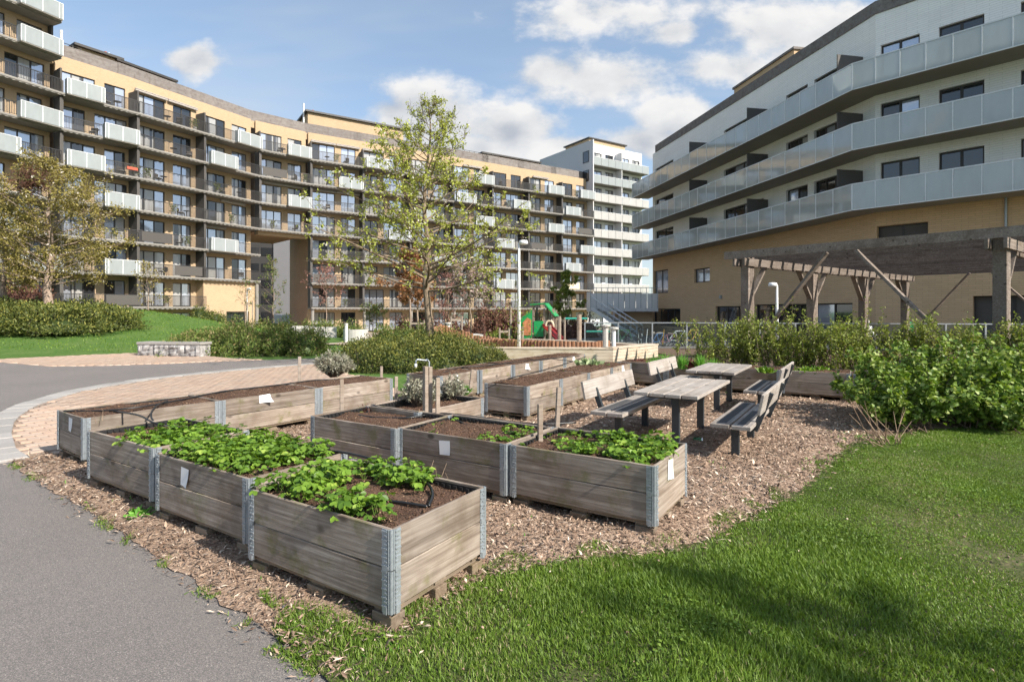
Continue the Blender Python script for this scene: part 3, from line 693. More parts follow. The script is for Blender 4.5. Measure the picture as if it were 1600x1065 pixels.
# short grass on the far mound and the strip before it
P = rand_in([(-34, 21.5), (-13, 21), (-11, 27), (-14, 38), (-34, 40)], 12000); n = len(P); z = zgv(P[:, 0], P[:, 1]) - .03
Dd = np.array([0, 0, 1.]) + rdir(n) * .5
tag(leaf_obj('mound_grass', scatter(np.column_stack([P, z]), Dd, rdir(n), RNG.uniform(.05, .10, n), .03, 'blade', RNG.random(n) * .85), 'grass_blade'),
    'mown grass covering the mound before the curved block', 'grass', kind='stuff')
# ---------------------------------------------------------------- raised beds of pallet collars
YAW = R(32.515)
Av = Vector((-math.cos(YAW), math.sin(YAW))); Bv = Vector((math.sin(YAW), math.cos(YAW)))
PH, CH = 0.128, 0.204
def board_mesh(L, seed):
    """a slightly warped, worn board: x length, y thickness, z height"""
    r = random.Random(seed); n = 14; mb = MB(); t, h = .021, CH - .004; V = []; Fc = []
    ph = r.uniform(0, 6); ph2 = r.uniform(0, 6)
    prof = [(-t / 2, 0.003), (-t / 2 + .003, 0), (t / 2 - .003, 0), (t / 2, .003), (t / 2, h - .004), (t / 2 - .005, h), (-t / 2 + .005, h), (-t / 2, h - .004)]
    for i in range(n + 1):
        x = L * i / n - L / 2; bow = .0035 * math.sin(3.1 * i / n + ph); up = .0022 * math.sin(5 * i / n + ph2) + r.uniform(-.0012, .0012)
        for (y, z) in prof: V.append((x, y + bow, z + (up if z > h / 2 else up * .3)))
    m = len(prof)
    for i in range(n):
        for k in range(m): Fc.append((i * m + k, (i + 1) * m + k, (i + 1) * m + (k + 1) % m, i * m + (k + 1) % m))
    Fc += [tuple(range(m)), tuple(n * m + k for k in reversed(range(m)))]
    return MB().add(V, Fc).mesh('board', M['planter_wood'])
BOARDS = {L: [board_mesh(L, int(L * 100) + k) for k in range(4)] for L in (1.2, .8, 1.04, .74, 1.08, 1.36)}
def hinge_mesh(low):
    """galvanised corner hinge: two ribbed leaves round a rolled knuckle; x and y run along the two boards"""
    mb = MB(); w, t = .052, .0022; z0 = -.022 if low else -.008; z1 = CH - .004
    for ax in (0, 1):
        def bx(a0, a1, b0, b1, c0, c1):
            (mb.box(a0, a1, b0, b1, c0, c1) if ax == 0 else mb.box(b0, b1, a0, a1, c0, c1))
        bx(.012, w, -.0145, -.0145 + t, z0, z1)
        for k in range(9):
            z = .010 + k * .0218; bx(.014, w * (.62 if k % 2 else .98), -.0200, -.0143, z, z + .0065)
        bx(.016, .0205, -.0170, -.0143, z0, z1)
        for k in (1, 4, 7): bx(.030, .036, -.0185, -.0143, .013 + k * .0205, .019 + k * .0205)
        if low: bx(.014, .040, -.021, -.0146, -.026, .012)
        else: bx(.010, w * .9, -.0195, -.0144, -.012, .014)
    mb.tube([(-.0065, -.0065, z0), (-.0065, -.0065, z1)], .0085, 8)
    mb.tube([(.005, -.013, z0), (.005, -.013, z1)], .005, 6); mb.tube([(-.013, .005, z0), (-.013, .005, z1)], .005, 6)
    return mb.mesh('hinge', M['galvanised'])
HINGE = [hinge_mesh(True), hinge_mesh(False)]
BLOCK = MB().box(-.072, .072, -.05, .05, 0, .084).mesh('pallet_block', M['pallet_wood'], bevel=.004)
DECKB = MB().box(-.5, .5, -.048, .048, 0, .021).mesh('pallet_board', M['pallet_wood'])
def soil_mesh(L, Wd, zb, seed, bumpy=.03):
    nx, ny = 26, 18; x = np.linspace(-L / 2 + .012, L / 2 - .012, nx); y = np.linspace(-Wd / 2 + .012, Wd / 2 - .012, ny)
    gx, gy = np.meshgrid(x, y); P = np.stack([gx.ravel(), gy.ravel()], 1)
    z = zb + bumpy * (fbm(P, 5, seed) - .5) * 2 + .02 * (1 - (P[:, 1] / (Wd / 2)) ** 2)
    V = np.column_stack([P, z]); i = (np.arange(ny - 1)[:, None] * nx + np.arange(nx - 1)[None]).ravel()
    t = np.concatenate([np.stack([i, i + 1, i + nx + 1], 1), np.stack([i, i + nx + 1, i + nx], 1)])
    g = np.random.default_rng(seed); n = 1500; Q = np.stack([g.uniform(x[0], x[-1], n), g.uniform(y[0], y[-1], n)], 1)
    zz = zb + bumpy * (fbm(Q, 5, seed) - .5) * 2 + .02 * (1 - (Q[:, 1] / (Wd / 2)) ** 2) + .002
    D = g.normal(size=(n, 3)); D[:, 2] *= .4; s = g.uniform(.006, .022, n)
    cl = scatter(np.column_stack([Q, zz]), D, rdir(n, g) * .5 + [0, 0, 1], s, s * g.uniform(.3, .9, n), 'chip', g.random(n))
    me1 = np_mesh('soil', V, t, M['soil'], np.zeros(len(V)), True)
    return me1, np_mesh('clods', *cl[:2], M['clod'], cl[2])
def liner_mesh(L, Wd, z0, z1):
    """black dimpled membrane standing inside the boards"""
    mb = MB(); a, b = L / 2 - .013, Wd / 2 - .013; t = .003
    for s in (-1, 1):
        mb.box(-a, a, s * b - t, s * b + t, z0, z1); mb.box(s * a - t, s * a + t, -b, b, z0, z1)
        for k in range(int(L / .05)):
            x = -a + .03 + k * .05; mb.box(x, x + .022, s * b - s * .013 - .004, s * b - s * .013 + .004, z1 - .03, z1 - .008)
        for k in range(int(Wd / .05)):
            y = -b + .03 + k * .05; mb.box(s * a - s * .013 - .004, s * a - s * .013 + .004, y, y + .022, z1 - .03, z1 - .008)
    return mb.mesh('liner', M['black_liner'])
PL_ = {}
def planter(N, along, label, L=1.2, Wd=.8, flip=1, soil=.47, z=0.0, seed=0):
    """N: near corner; 'along' unit vector of the long side; width runs to the left of 'along' when flip = 1"""
    along = Vector(along).normalized(); side = Vector((-along.y, along.x)) * flip
    c = Vector(N) + along * L / 2 + side * Wd / 2; ang = math.atan2(along.y, along.x)
    r = empty('raised_bed', (c.x, c.y, z), ang, label, 'raised bed', 'raised beds of pallet collars'); rr = random.Random(seed * 7 + 3)
    hl, hw = L / 2, Wd / 2
    for k in range(2):
        zb = PH + .002 + k * CH
        for s in (-1, 1):
            ob('board', rr.choice(BOARDS[L]), r, (0, s * hw, zb + rr.uniform(0, .002)), (0, rr.choice((0, 0)), 0 if rr.random() < .5 else math.pi))
            ob('board', rr.choice(BOARDS[Wd]), r, (s * hl, 0, zb + rr.uniform(0, .002)), (0, 0, math.pi / 2 * (1 if rr.random() < .5 else -1)), (.985, 1, 1))
        for (sx, sy, a) in ((-1, -1, 0), (1, -1, 90), (1, 1, 180), (-1, 1, 270)):
            ob('hinge', HINGE[k], r, (sx * (hl + .001), sy * (hw + .001), zb), (0, 0, R(a)))
    for sx in (-1, 0, 1):
        for sy in (-1, 0, 1):
            if sx == 0 and sy == 0: continue
            ob('pallet_block', BLOCK, r, (sx * (hl - .075), sy * (hw - .055), -.003), (0, 0, rr.uniform(-.04, .04)))
    for sy in (-1, 0, 1):
        ob('pallet_board', DECKB, r, (0, sy * (hw - .056), PH - .025), (0, 0, 0), (L - .02, 1.0, 1.05))
    for k in range(3):
        ob('pallet_board', DECKB, r, (-hl + .085 + (L - .17) * k / 2, 0, PH - .046), (0, 0, math.pi / 2), (Wd - .05, 1.3, 1.0))
    s1, s2 = soil_mesh(L, Wd, soil, seed + 5); so = ob('soil', s1, r); tag(ob('clods', s2, so), kind='stuff')
    ob('liner', liner_mesh(L, Wd, .3, PH + 2 * CH - .016), r)
    return r
def loc2(r, x, y, z=0):
    c, s = math.cos(r.rotation_euler.z), math.sin(r.rotation_euler.z)
    return Vector((r.location.x + x * c - y * s, r.location.y + x * s + y * c, r.location.z + z))
b1N, b2N, b3N = Vector((-.611, 2.82)), Vector((-1.734, 3.673)), Vector((-2.883, 4.486))
# front row: long side runs along Av from the near corner, width runs along Bv (to the right of Av)
bed1 = planter(b1N, Av, 'weathered raised bed nearest the camera with black hose loop and half-bare soil', flip=-1, seed=1, soil=.485)
bed2 = planter(b2N, Av, 'raised bed full of strawberry leaves with tilted paper note on its front', flip=-1, seed=2, soil=.49)
bed3 = planter(b3N, Av, 'third raised bed of the front row, strawberries spilling over its right end', flip=-1, seed=3, soil=.46)
bm1 = planter((1.011, 3.966), Av, 'raised bed with strawberry clumps and white paper on its short end, by the picnic bench', flip=-1, seed=4, soil=.47)
bm2 = planter((-.051, 4.621), Av, 'middle raised bed with square paper note on its dark front board', flip=-1, seed=5, soil=.48)
bm3 = planter((-1.09, 5.218), Av, 'raised bed with dry tuft and bare soil, left of the tap post', flip=-1, seed=6, soil=.47)
Bb = Vector((.62, .785)).normalized()
Bb = Vector((.589, .808)).normalized(); B0 = Vector((-4.40, 5.73))
bB1 = planter(B0, Bb, 'mossy raised bed at the paving edge with paper note on its short end', 1.36, seed=7, soil=.505)
bB2 = planter(B0 + Bb * 1.39, Bb, 'raised bed with curled white paper lying against its board', 1.36, seed=8, soil=.515)
bB3 = planter(B0 + Bb * 2.78, Bb, 'raised bed holding the silvery sage bush at its far end', 1.36, seed=9, soil=.515)
bS = planter((-1.02, 6.05), Bv, 'raised bed with sage and a bright green herb behind the tap post', seed=10, soil=.44)
C0 = Vector((-1.21, 9.39)); rowC = []
for k in range(5):
    p = C0 + Bv * 1.15 * k
    lab = ['raised bed at the near end of the far left row, with a small white note', 'second raised bed of the far left row, just past the tap post',
           'third raised bed of the far left row with a white note', 'fourth raised bed of the far left row', 'farthest raised bed of the far left row beside the deck'][k]
    rowC.append(planter(p, Bv, lab, 1.08, .74, seed=20 + k, soil=.522))
D0 = Vector((.221, 8.115)); rowD = []
for k in range(4):
    lab = ['bare raised bed whose short end faces the strawberry bed and its two stakes', 'second raised bed of the row left of the picnic benches',
           'raised bed with the variegated hosta', 'far raised bed with a white note, left of the small bench'][k]
    rowD.append(planter(D0 + Bv * 1.055 * k, Bv, lab, 1.04, .74, seed=30 + k, soil=.522))
E0 = Vector((5.93, 9.77)); rowE = []
for k, s in enumerate((0, 1.12, 2.2, 3.26)):
    lab = ['raised bed at the right end of the back row, beside the big leafy bush', 'raised bed behind the far bench in the back row',
           'raised bed behind the far picnic table', 'dark raised bed with chives and red plants at the left end of the back row'][k]
    rowE.append(planter(E0 + Av * s, Av, lab, 1.08 if k < 2 else 1.04, .74, flip=-1, seed=40 + k, soil=.512))
planter(E0 - Av * 1.15, Av, 'raised bed half hidden behind the big leafy bush', 1.08, .74, flip=-1, seed=46, soil=.48)

# paper notes pinned to the boards (flat sheets with a curled corner)
def note(r, face, x, z, w, h, label, tilt=0.0, curl=.012, lines=True):
    """face: 'f' long side at -y, 'l' / 'r' short ends, local x along that face"""
    L = next(c for c in r.children if c.name.startswith('board')); hl = max(abs(c.location.x) for c in r.children if c.name.startswith('hinge')); hw = max(abs(c.location.y) for c in r.children if c.name.startswith('hinge'))
    mb = MB(); n = 6; V = []
    for j in range(n + 1):
        for i in range(n + 1):
            a, b = i / n - .5, j / n - .5; cu = curl * max(0, (a - b) ) ** 2 * 3
            V.append((a * w, -.0135 - cu, b * h))
    Fc = [(j * (n + 1) + i, j * (n + 1) + i + 1, (j + 1) * (n + 1) + i + 1, (j + 1) * (n + 1) + i) for j in range(n) for i in range(n)]
    mb.add(V, Fc); me = mb.mesh('paper_note', M['paper'])
    if face == 'f': p, a = loc2(r, x, -hw, z), 0
    elif face == 'b': p, a = loc2(r, x, hw, z), math.pi
    elif face == 'r': p, a = loc2(r, hl, x, z), math.pi / 2
    else: p, a = loc2(r, -hl, x, z), -math.pi / 2
    o = ob('paper_note', me, None, p, (0, tilt, r.rotation_euler.z + a))
    return tag(o, label, 'paper note', 'paper notes on the beds')
note(bB1, 'l', -.03, .425, .11, .145, 'white paper note on the short end of the leftmost bed', 0.05, .004)
note(bed2, 'b', .18, .42, .105, .135, 'tilted paper note on the bed full of strawberry leaves', .08, .006)
note(bm2, 'b', .04, .42, .125, .125, 'square paper note on the middle bed', -.08, .004)
note(bm1, 'l', .05, .43, .12, .15, 'bright folded paper on the short end beside the bench', .12, .004)
note(bB2, 'f', -.12, .49, .15, .10, 'curled white paper on the bed right of the paving', -.05, .03)
note(rowC[0], 'f', -.1, .45, .05, .12, 'narrow white note on the bed behind the tap post', .05, .01)
note(rowC[2], 'f', -.02, .46, .12, .12, 'slanted white note in the middle of the far left row', .15, .02)
note(rowC[4], 'f', -.1, .46, .11, .12, 'small white note on the farthest bed', 0, .01)
note(rowD[3], 'f', .05, .46, .11, .14, 'white note on the bed left of the small bench', 0, .01)

# wooden stakes, tap post
def stake(x, y, zt, w, label, lean=(0, 0), zb=.42):
    mb = MB().box(-w / 2, w / 2, -w * .35, w * .35, 0, zt - zb); o = ob('stake', mb.mesh('stake', M['stake_wood'], bevel=.004), None, (x, y, zb), (lean[0], lean[1], YAW * .7))
    o.data.polygons.foreach_set('use_smooth', [False] * len(o.data.polygons)); return tag(o, label, 'stake', 'wooden stakes in the beds')
def stk(u, vt, vb, zb, w, label, lean=(0, 0)):
    Y = F * (H - zb) / (vb - V0); X = (u - 800) / F * Y; stake(X, Y, zat(vt, Y), w, label, lean, zb - .06)
stk(844, 631, 690, .48, .045, 'short square stake at the left edge of the strawberry clumps')
stk(870, 605, 669, .48, .045, 'leaning stake behind the strawberry clumps', (0, .05))
stk(534, 592, 645, .47, .042, 'thin stake at the back left corner of the bed left of the tap')
stk(619, 588, 631, .45, .042, 'stake between the sage and the tap post')
stk(684, 590, 652, .47, .045, 'stake close against the tap post on its right')
stk(468, 557, 597, .47, .05, 'stake in the back row beside the silvery bush')
stk(596, 572, 590, .47, .045, 'short stake right of the silvery bush')
stk(735, 577, 602, .47, .05, 'dark leaning stake on the far left row', (0, .12))
tp = F * (H - .47) / (650 - V0); tx = (668 - 800) / F * tp
tap = empty('tap_post', (tx, tp, .40), YAW, 'pale wooden tap post with a white swan-neck tap on top', 'tap post')
zt = zat(572, tp) - .4
for s in (-1, 1): MB().box(s * .024 - .021, s * .024 + .021, -.035, .035, 0, zt - (0 if s < 0 else .004)).build('post', M['stake_wood'], tap, bevel=.004)
tb = MB(); tb.tube([(.02, 0, zt - .3), (.02, 0, zt + .05), (.005, 0, zt + .062), (-.06, 0, zt + .072), (-.12, 0, zt + .08), (-.135, 0, zt + .072), (-.14, 0, zt + .03)], .009, 8)
tb.build('tap_pipe', M['galvanised'], tap, smooth=True); MB().tube([(-.14, 0, zt + .035), (-.14, 0, zt - .005)], .016, 8).build('spout', M['white_metal'], tap, smooth=True)
MB().tube([(.0, -.02, zt + .07), (.0, .03, zt + .075)], .008, 6).build('lever', M['galvanised'], tap)

# irrigation hoses
def spline(pts, m=8):
    pts = [Vector(p) for p in pts]; out = []
    for i in range(len(pts) - 1):
        p0, p1, p2, p3 = pts[max(i - 1, 0)], pts[i], pts[i + 1], pts[min(i + 2, len(pts) - 1)]
        for k in range(m):
            t = k / m; out.append(.5 * ((2 * p1) + (p2 - p0) * t + (2 * p0 - 5 * p1 + 4 * p2 - p3) * t * t + (3 * p1 - p0 - 3 * p2 + p3) * t ** 3))
    return out + [pts[-1]]
def hose(pts, label, r=.0095):
    o = MB().tube(spline(pts), r, 7).build('hose', M['black_plastic'], smooth=True); return tag(o, label, 'hose', 'black irrigation hoses')
def ph(u, v, z): Y = F * (H - z) / (v - V0); return Vector(((u - 800) / F * Y, Y, z))
z1 = .515
hose([ph(500, 702, .545), ph(545, 708, .545), ph(600, 722, .53), ph(640, 737, .525), ph(668, 755, .53), ph(676, 772, .52), ph(670, 790, .505)], 'black hose curving over the nearest bed to its short end')
hose([ph(668, 791, .50), ph(630, 785, .505), ph(590, 780, .50), ph(545, 772, .49)], 'straight black hose across the bare soil of the nearest bed')
hose([ph(376, 722, .53), ph(400, 727, .535), ph(425, 733, .53)], 'short black hose crossing between the two strawberry beds')
hose([ph(100, 642, .54), ph(165, 641, .55), ph(230, 634, .56), ph(290, 623, .55), ph(350, 611, .55), ph(420, 603, .55), ph(490, 594, .54), ph(530, 592, .53)], 'long black hose lying along the back row of beds')
hose([ph(170, 641, .53), ph(215, 648, .56), ph(240, 660, .55), ph(275, 667, .5), ph(330, 668, .49)], 'black hose drooping from the back row into the strawberries')
hose([ph(262, 626, .56), ph(243, 635, .57), ph(236, 650, .54), ph(244, 662, .50)], 'looped hose end hanging over the leftmost bed')
hose([ph(560, 648, .50), ph(590, 652, .50), ph(640, 652, .50), ph(680, 646, .51), ph(700, 651, .51), ph(735, 665, .49), ph(755, 668, .48)], 'black hose running right from the bare bed past the tap')
hose([ph(600, 637, .50), ph(650, 645, .51), ph(700, 646, .50), ph(760, 653, .50), ph(830, 662, .50), ph(900, 660, .49)], 'thin black drip hose along the rear of the middle beds')
hose([ph(690, 583, .54), ph(720, 574, .56), ph(760, 571, .56), ph(800, 566, .55), ph(860, 560, .55), ph(905, 556, .54)], 'black hose resting along the far left row')
hose([ph(760, 606, .53), ph(800, 590, .54), ph(850, 578, .55), ph(890, 566, .56), ph(915, 557, .58)], 'black hose sagging over the bare beds toward the deck')

# ---------------------------------------------------------------- strawberries and herbs in the beds
def straw(pos, nl, spread, hgt, size, g):
    """trifoliate leaves on thin arching stalks round each crown"""
    Cs, Ds, Ns, Ls, Ws, Rv, Pa, Pb = [], [], [], [], [], [], [], []
    for p in pos:
        p = np.array(p); k = max(3, int(g.normal(nl, nl * .25)))
        for _ in range(k):
            a = g.uniform(0, 2 * np.pi); rr = spread * g.uniform(.15, 1.0) ** .8; hh = hgt * g.uniform(.35, 1.05) * (1.1 - .45 * rr / spread)
            tip = p + [math.cos(a) * rr, math.sin(a) * rr, hh]; Pa.append(p + [0, 0, .005]); Pb.append(tip)
            out = np.array([math.cos(a), math.sin(a), g.uniform(-.65, .25)]); nrm = np.array([math.cos(a) * .45, math.sin(a) * .45, 1.]) + g.normal(size=3) * .28
            s = size * g.uniform(.65, 1.2); rv = g.random()
            for da in (-1.15, 0, 1.15):
                c, s_ = math.cos(da), math.sin(da); d = np.array([out[0] * c - out[1] * s_, out[0] * s_ + out[1] * c, out[2] + g.normal() * .12])
                Cs.append(tip); Ds.append(d); Ns.append(nrm + g.normal(size=3) * .22); Ls.append(s * (1.08 if da == 0 else .92)); Ws.append(s * .80); Rv.append(np.clip(rv * .8 + g.random() * .2, 0, 1))
    A = scatter(np.array(Cs), np.array(Ds), np.array(Ns), np.array(Ls), np.array(Ws), 'leaflet', np.array(Rv))
    B = twigs(np.array(Pa), np.array(Pb), .0016, .0012, 3, np.full(len(Pa), .55)); return join(A, B)
def patch(r, fn, n, label, seed, nl=8, spread=.09, hgt=.145, size=.045, zs=.49):
    g = np.random.default_rng(seed); pos = []
    hl = max(abs(c.location.x) for c in r.children if c.name.startswith('hinge')); hw = max(abs(c.location.y) for c in r.children if c.name.startswith('hinge'))
    while len(pos) < n:
        x, y = g.uniform(-hl + .04, hl - .04), g.uniform(-hw + .04, hw - .04)
        if g.random() < fn(x / hl, y / hw): pos.append(tuple(loc2(r, x, y, zs)))
    o = leaf_obj('strawberry_patch', straw(pos, nl, spread, hgt, size, g), 'strawberry_leaf', smooth=True)
    return tag(o, label, 'strawberries', kind='stuff')
# in these beds local +x runs toward Av (left in the picture), local y is +front
patch(bed1, lambda x, y: 1.0 if x > .45 else (.95 if (y > .35 and x > -.25) or (y < -.35 and x > -.35) else (.5 if abs(y) > .45 and x > -.7 else .03)), 80, 'strawberry leaves at the left and rear of the nearest bed', 101)
patch(bed2, lambda x, y: .9 if x > -.85 else .45, 135, 'dense strawberry leaves covering the bed with the tilted note', 102)
patch(bed3, lambda x, y: 1.0 if x < -.05 and y > -.5 else (.5 if x < .35 else .03), 62, 'strawberry leaves at the right half of the third front bed', 103, spread=.08, size=.045, zs=.46)
patch(bm2, lambda x, y: .8 if x < -.35 else .05, 26, 'small strawberry leaves at the right end of the middle bed', 104, 5, .06, .06, .036, .48)
patch(bm1, lambda x, y: .9 if y < -.35 else (.6 if x > .3 else .05), 24, 'scattered strawberry leaves along the rear of the bed by the bench', 105, 5, .07, .07, .04, .47)
for k, (x, y, n_, lab) in enumerate([(.02, .27, 5, 'strawberry clump hanging over the front edge in the middle of the bed'), (-.40, .24, 6, 'strawberry clump at the near right corner of the bed by the bench'),
        (-.46, -.02, 5, 'strawberry clump against the short end above the folded paper'), (-.42, -.28, 6, 'strawberry clump at the rear right corner, nearest the can'),
        (-.05, -.26, 7, 'broad strawberry clump in the rear middle of the bed by the bench'), (-.22, .12, 3, 'small strawberry plant in the reddish soil between larger clumps')]):
    g = np.random.default_rng(200 + k); pos = [tuple(loc2(bm1, x + g.normal() * .055, y + g.normal() * .045, .47)) for _ in range(n_)]
    tag(leaf_obj('strawberry_plant', straw(pos, 11, .09, .15, .048, g), 'strawberry_leaf', smooth=True), lab, 'strawberry plant', 'strawberry clumps')
def tuft(name, pos, n, h, spread, mat, label, cat, kind='blade', w=.008, up=1.0, seed=0, group=None):
    g = np.random.default_rng(seed + 300); p = np.array(pos); C = p + np.column_stack([g.normal(size=(n, 2)) * spread * .35, np.zeros(n)])
    D = np.column_stack([g.normal(size=(n, 2)) * spread / h, np.full(n, up)]); L = h * g.uniform(.5, 1.05, n)
    return tag(leaf_obj(name, scatter(C, D, rdir(n, g) + [0, 0, .3], L, w, kind, g.random(n)), mat), label, cat, group)
tuft('dry_tuft', ph(575, 641, .47), 260, .10, .14, 'rust_leaf', 'dry brown-green tuft in the bed left of the tap post', 'plant', 'diamond', .014, .7, 1)
tuft('green_herb', ph(722, 617, .48), 420, .16, .10, 'herb_leaf', 'bright green feathery herb beside the sage', 'herb', 'diamond', .016, .9, 2)
tuft('dandelion', at(222, 802, .03), 40, .10, .12, 'herb_leaf', 'flat rosette of green leaves in the mulch by the second front bed', 'weed', 'leaflet', .025, .45, 3)
for k, (u, v, hh, lab) in enumerate([(1022, 576, .22, 'thin tuft of chives left of the dark red plant'), (1040, 574, .26, 'chive tuft in the middle of the dark bed'), (1066, 576, .26, 'tall chive tuft right of the middle in the dark bed'), (1095, 577, .26, 'chive tuft left of the far table'), (1113, 578, .2, 'small chive tuft just above the far table')]):
    tuft('chives', ph(u, v, .5), 170, hh * 1.25, .10, 'herb_leaf', lab, 'chives', 'blade', .012, 1.0, 10 + k, 'chive tufts')
tuft('red_plant', ph(1080, 575, .5), 260, .24, .20, 'dark_herb', 'dark red leafy plant between two chive tufts', 'plant', 'diamond', .03, .7, 20)
tuft('red_seedling', ph(1003, 566, .5), 120, .16, .20, 'dark_herb', 'small reddish plant at the left end of the dark bed', 'plant', 'diamond', .03, .7, 21)
for k, (u, v, s, lab) in enumerate([(1195, 582, .12, 'low green plants in the bed behind the far table'), (1258, 581, .24, 'pale leafy patch in the bed left of the bush'), (1280, 580, .16, 'low green cushion at the right end of the back bed')]):
    tuft('low_plant', ph(u, v, .5), 200, .14, s, 'strawberry_leaf', lab, 'plant', 'leaflet', .04, .6, 30 + k)
tuft('hosta', ph(926, 572, .50), 90, .24, .26, 'hosta_leaf', 'variegated hosta with pale-edged leaves in the bare bed', 'plant', 'ovate', .10, .8, 40)
for k, (u, v, lab) in enumerate([(840, 592, 'seedling in the bare bed below the hosta'), (880, 582, 'small weed between hosta and bed edge'), (765, 645, 'weed at the foot of the middle bed joint')]):
    tuft('seedling', ph(u, v, .5) if k < 2 else at(790, 775, .02), 26, .07, .08, 'herb_leaf', lab, 'weed', 'ovate', .03, .6, 50 + k)
# dry stalks in the nearest bed
g = np.random.default_rng(5); Pq = np.array([tuple(ph(u, v, .5)) for u, v in [(675, 745), (682, 748), (690, 744), (700, 748), (671, 740), (150, 660), (160, 657), (660, 742)]]); Qq = Pq + np.column_stack([g.normal(size=(len(Pq), 2)) * .03, g.uniform(.05, .11, len(Pq))])
tag(leaf_obj('dry_stalks', twigs(Pq, Qq, .003, .0015), 'dry_stem'), 'dry straw-coloured stalks standing in the nearest bed', 'stalks', kind='stuff')
# ---------------------------------------------------------------- picnic tables and benches
BZ = R(90) - YAW                                   # local x runs along Bv, local +y along Av
def plank(L, w, t, mat): return MB().box(0, L, -w / 2, w / 2, -t, 0).mesh('plank', M[mat], bevel=.005)
def table(near, L, wd, zt, label):
    r = empty('picnic_table', (near[0], near[1], 0.0), BZ, label, 'picnic table', 'picnic tables')
    pw = wd / 4; me = plank(L, pw - .012, .042, 'table_wood')
    for k in range(4): ob('plank', me, r, (random.uniform(-.012, .012), -wd / 2 + pw * (k + .5), zt + random.uniform(-.002, .002)))
    for x in (.28, L - .30):
        MB().box(-.035, .035, -wd / 2 + .08, wd / 2 - .08, -.052, 0).build('bearer', M['dark_steel'], r, (x, 0, zt - .043))
        for y in (-.09, ):
            MB().box(-.025, .025, -.045, .045, 0, zt - .095).build('leg', M['dark_steel'], r, (x, y + .04, 0), bevel=.004)
    MB().box(.30, L - .32, -.03, .03, -.04, 0).build('rail', M['dark_steel'], r, (0, -.01, zt - .055))
    return r
def bench(near, side, L, label):
    """near: front near corner; side = 1 puts the back toward +y (left of the table), -1 toward the right"""
    r = empty('bench', (near[0], near[1], 0.0), BZ, label, 'bench', 'slatted park benches'); s = side; zt = .425
    for k in range(2):
        y0 = s * (.105 + k * .215); p = ob('plank', plank(L, .195, .045, 'table_wood'), r, (0, y0, zt))
        MB().box(.10, L * (.96 if k == 0 else .62), -.048, .052, -.004, .0025).build('grip_strip', M['rubber_strip'], p, (0, 0, 0))
    bk = MB().box(0, L, -.0, .034, 0, .225).mesh('backrest', M['table_wood'], bevel=.006)
    ob('backrest', bk, r, (0 if s > 0 else L, s * .475, .555), (-.20 if s > 0 else -.20, 0, 0 if s > 0 else math.pi))
    for x in (.36, L - .36):
        f = empty_part('frame', r, (x, 0, 0))
        MB().box(-.028, .028, -.042, .042, 0, zt - .047).build('leg', M['dark_steel'], f, (0, s * .20, 0), bevel=.003)
        MB().box(-.028, .028, -.20, .20, -.03, 0).build('seat_bearer', M['dark_steel'], f, (0, s * .22, zt - .047))
        MB().bar((0, s * .40, zt - .10), (0, s * .562, .75), .05, .06, up=(0, 1, 0)).build('back_support', M['dark_steel'], f)
    return r
def empty_part(name, parent, loc=(0, 0, 0)):
    o = bpy.data.objects.new(name, None); COL.objects.link(o); o.parent = parent; o.location = loc; o.empty_display_size = .05; return o
T1 = Vector((1.76, 6.42)); T2 = Vector((3.12, 8.80))
table(T1, 1.74, .76, .68, 'grey plank picnic table nearest the strawberry bed')
table(T2, 1.55, .76, .68, 'far grey plank picnic table before the back row of beds')
def bp(T_, a, b): return T_ + Av * a + Bv * b
bench(bp(T1, .44, -.16), 1, 1.7, 'bench left of the near table, its board back toward the bare beds')
bench(bp(T1, -.53, -.14), -1, 1.68, 'nearest bench with dark grip strips, its back to the lawn')
bench(bp(T2, .46, -.02), 1, 1.55, 'far bench left of the far table, only its back showing')
bench(bp(T2, -.50, -.05), -1, 1.55, 'far bench right of the far table, in front of the back row')
# drinks can lying in the shadow
cp = at(1091, 690, .03); can = empty('drinks_can', (cp.x, cp.y, .055), R(-25), 'green drinks can lying on the wood chips in the bench shadow', 'can')
MB().lathe([(.020, 0), (.0315, .006), (.033, .012), (.033, .10)], 16).build('body', M['can_green'], can, (-.06, 0, 0), (0, R(90), 0), smooth=True)
MB().lathe([(.033, .10), (.031, .112), (.026, .118), (.025, .115), (.0, .114)], 16).build('lid', M['can_metal'], can, (-.06, 0, 0), (0, R(90), 0), smooth=True)

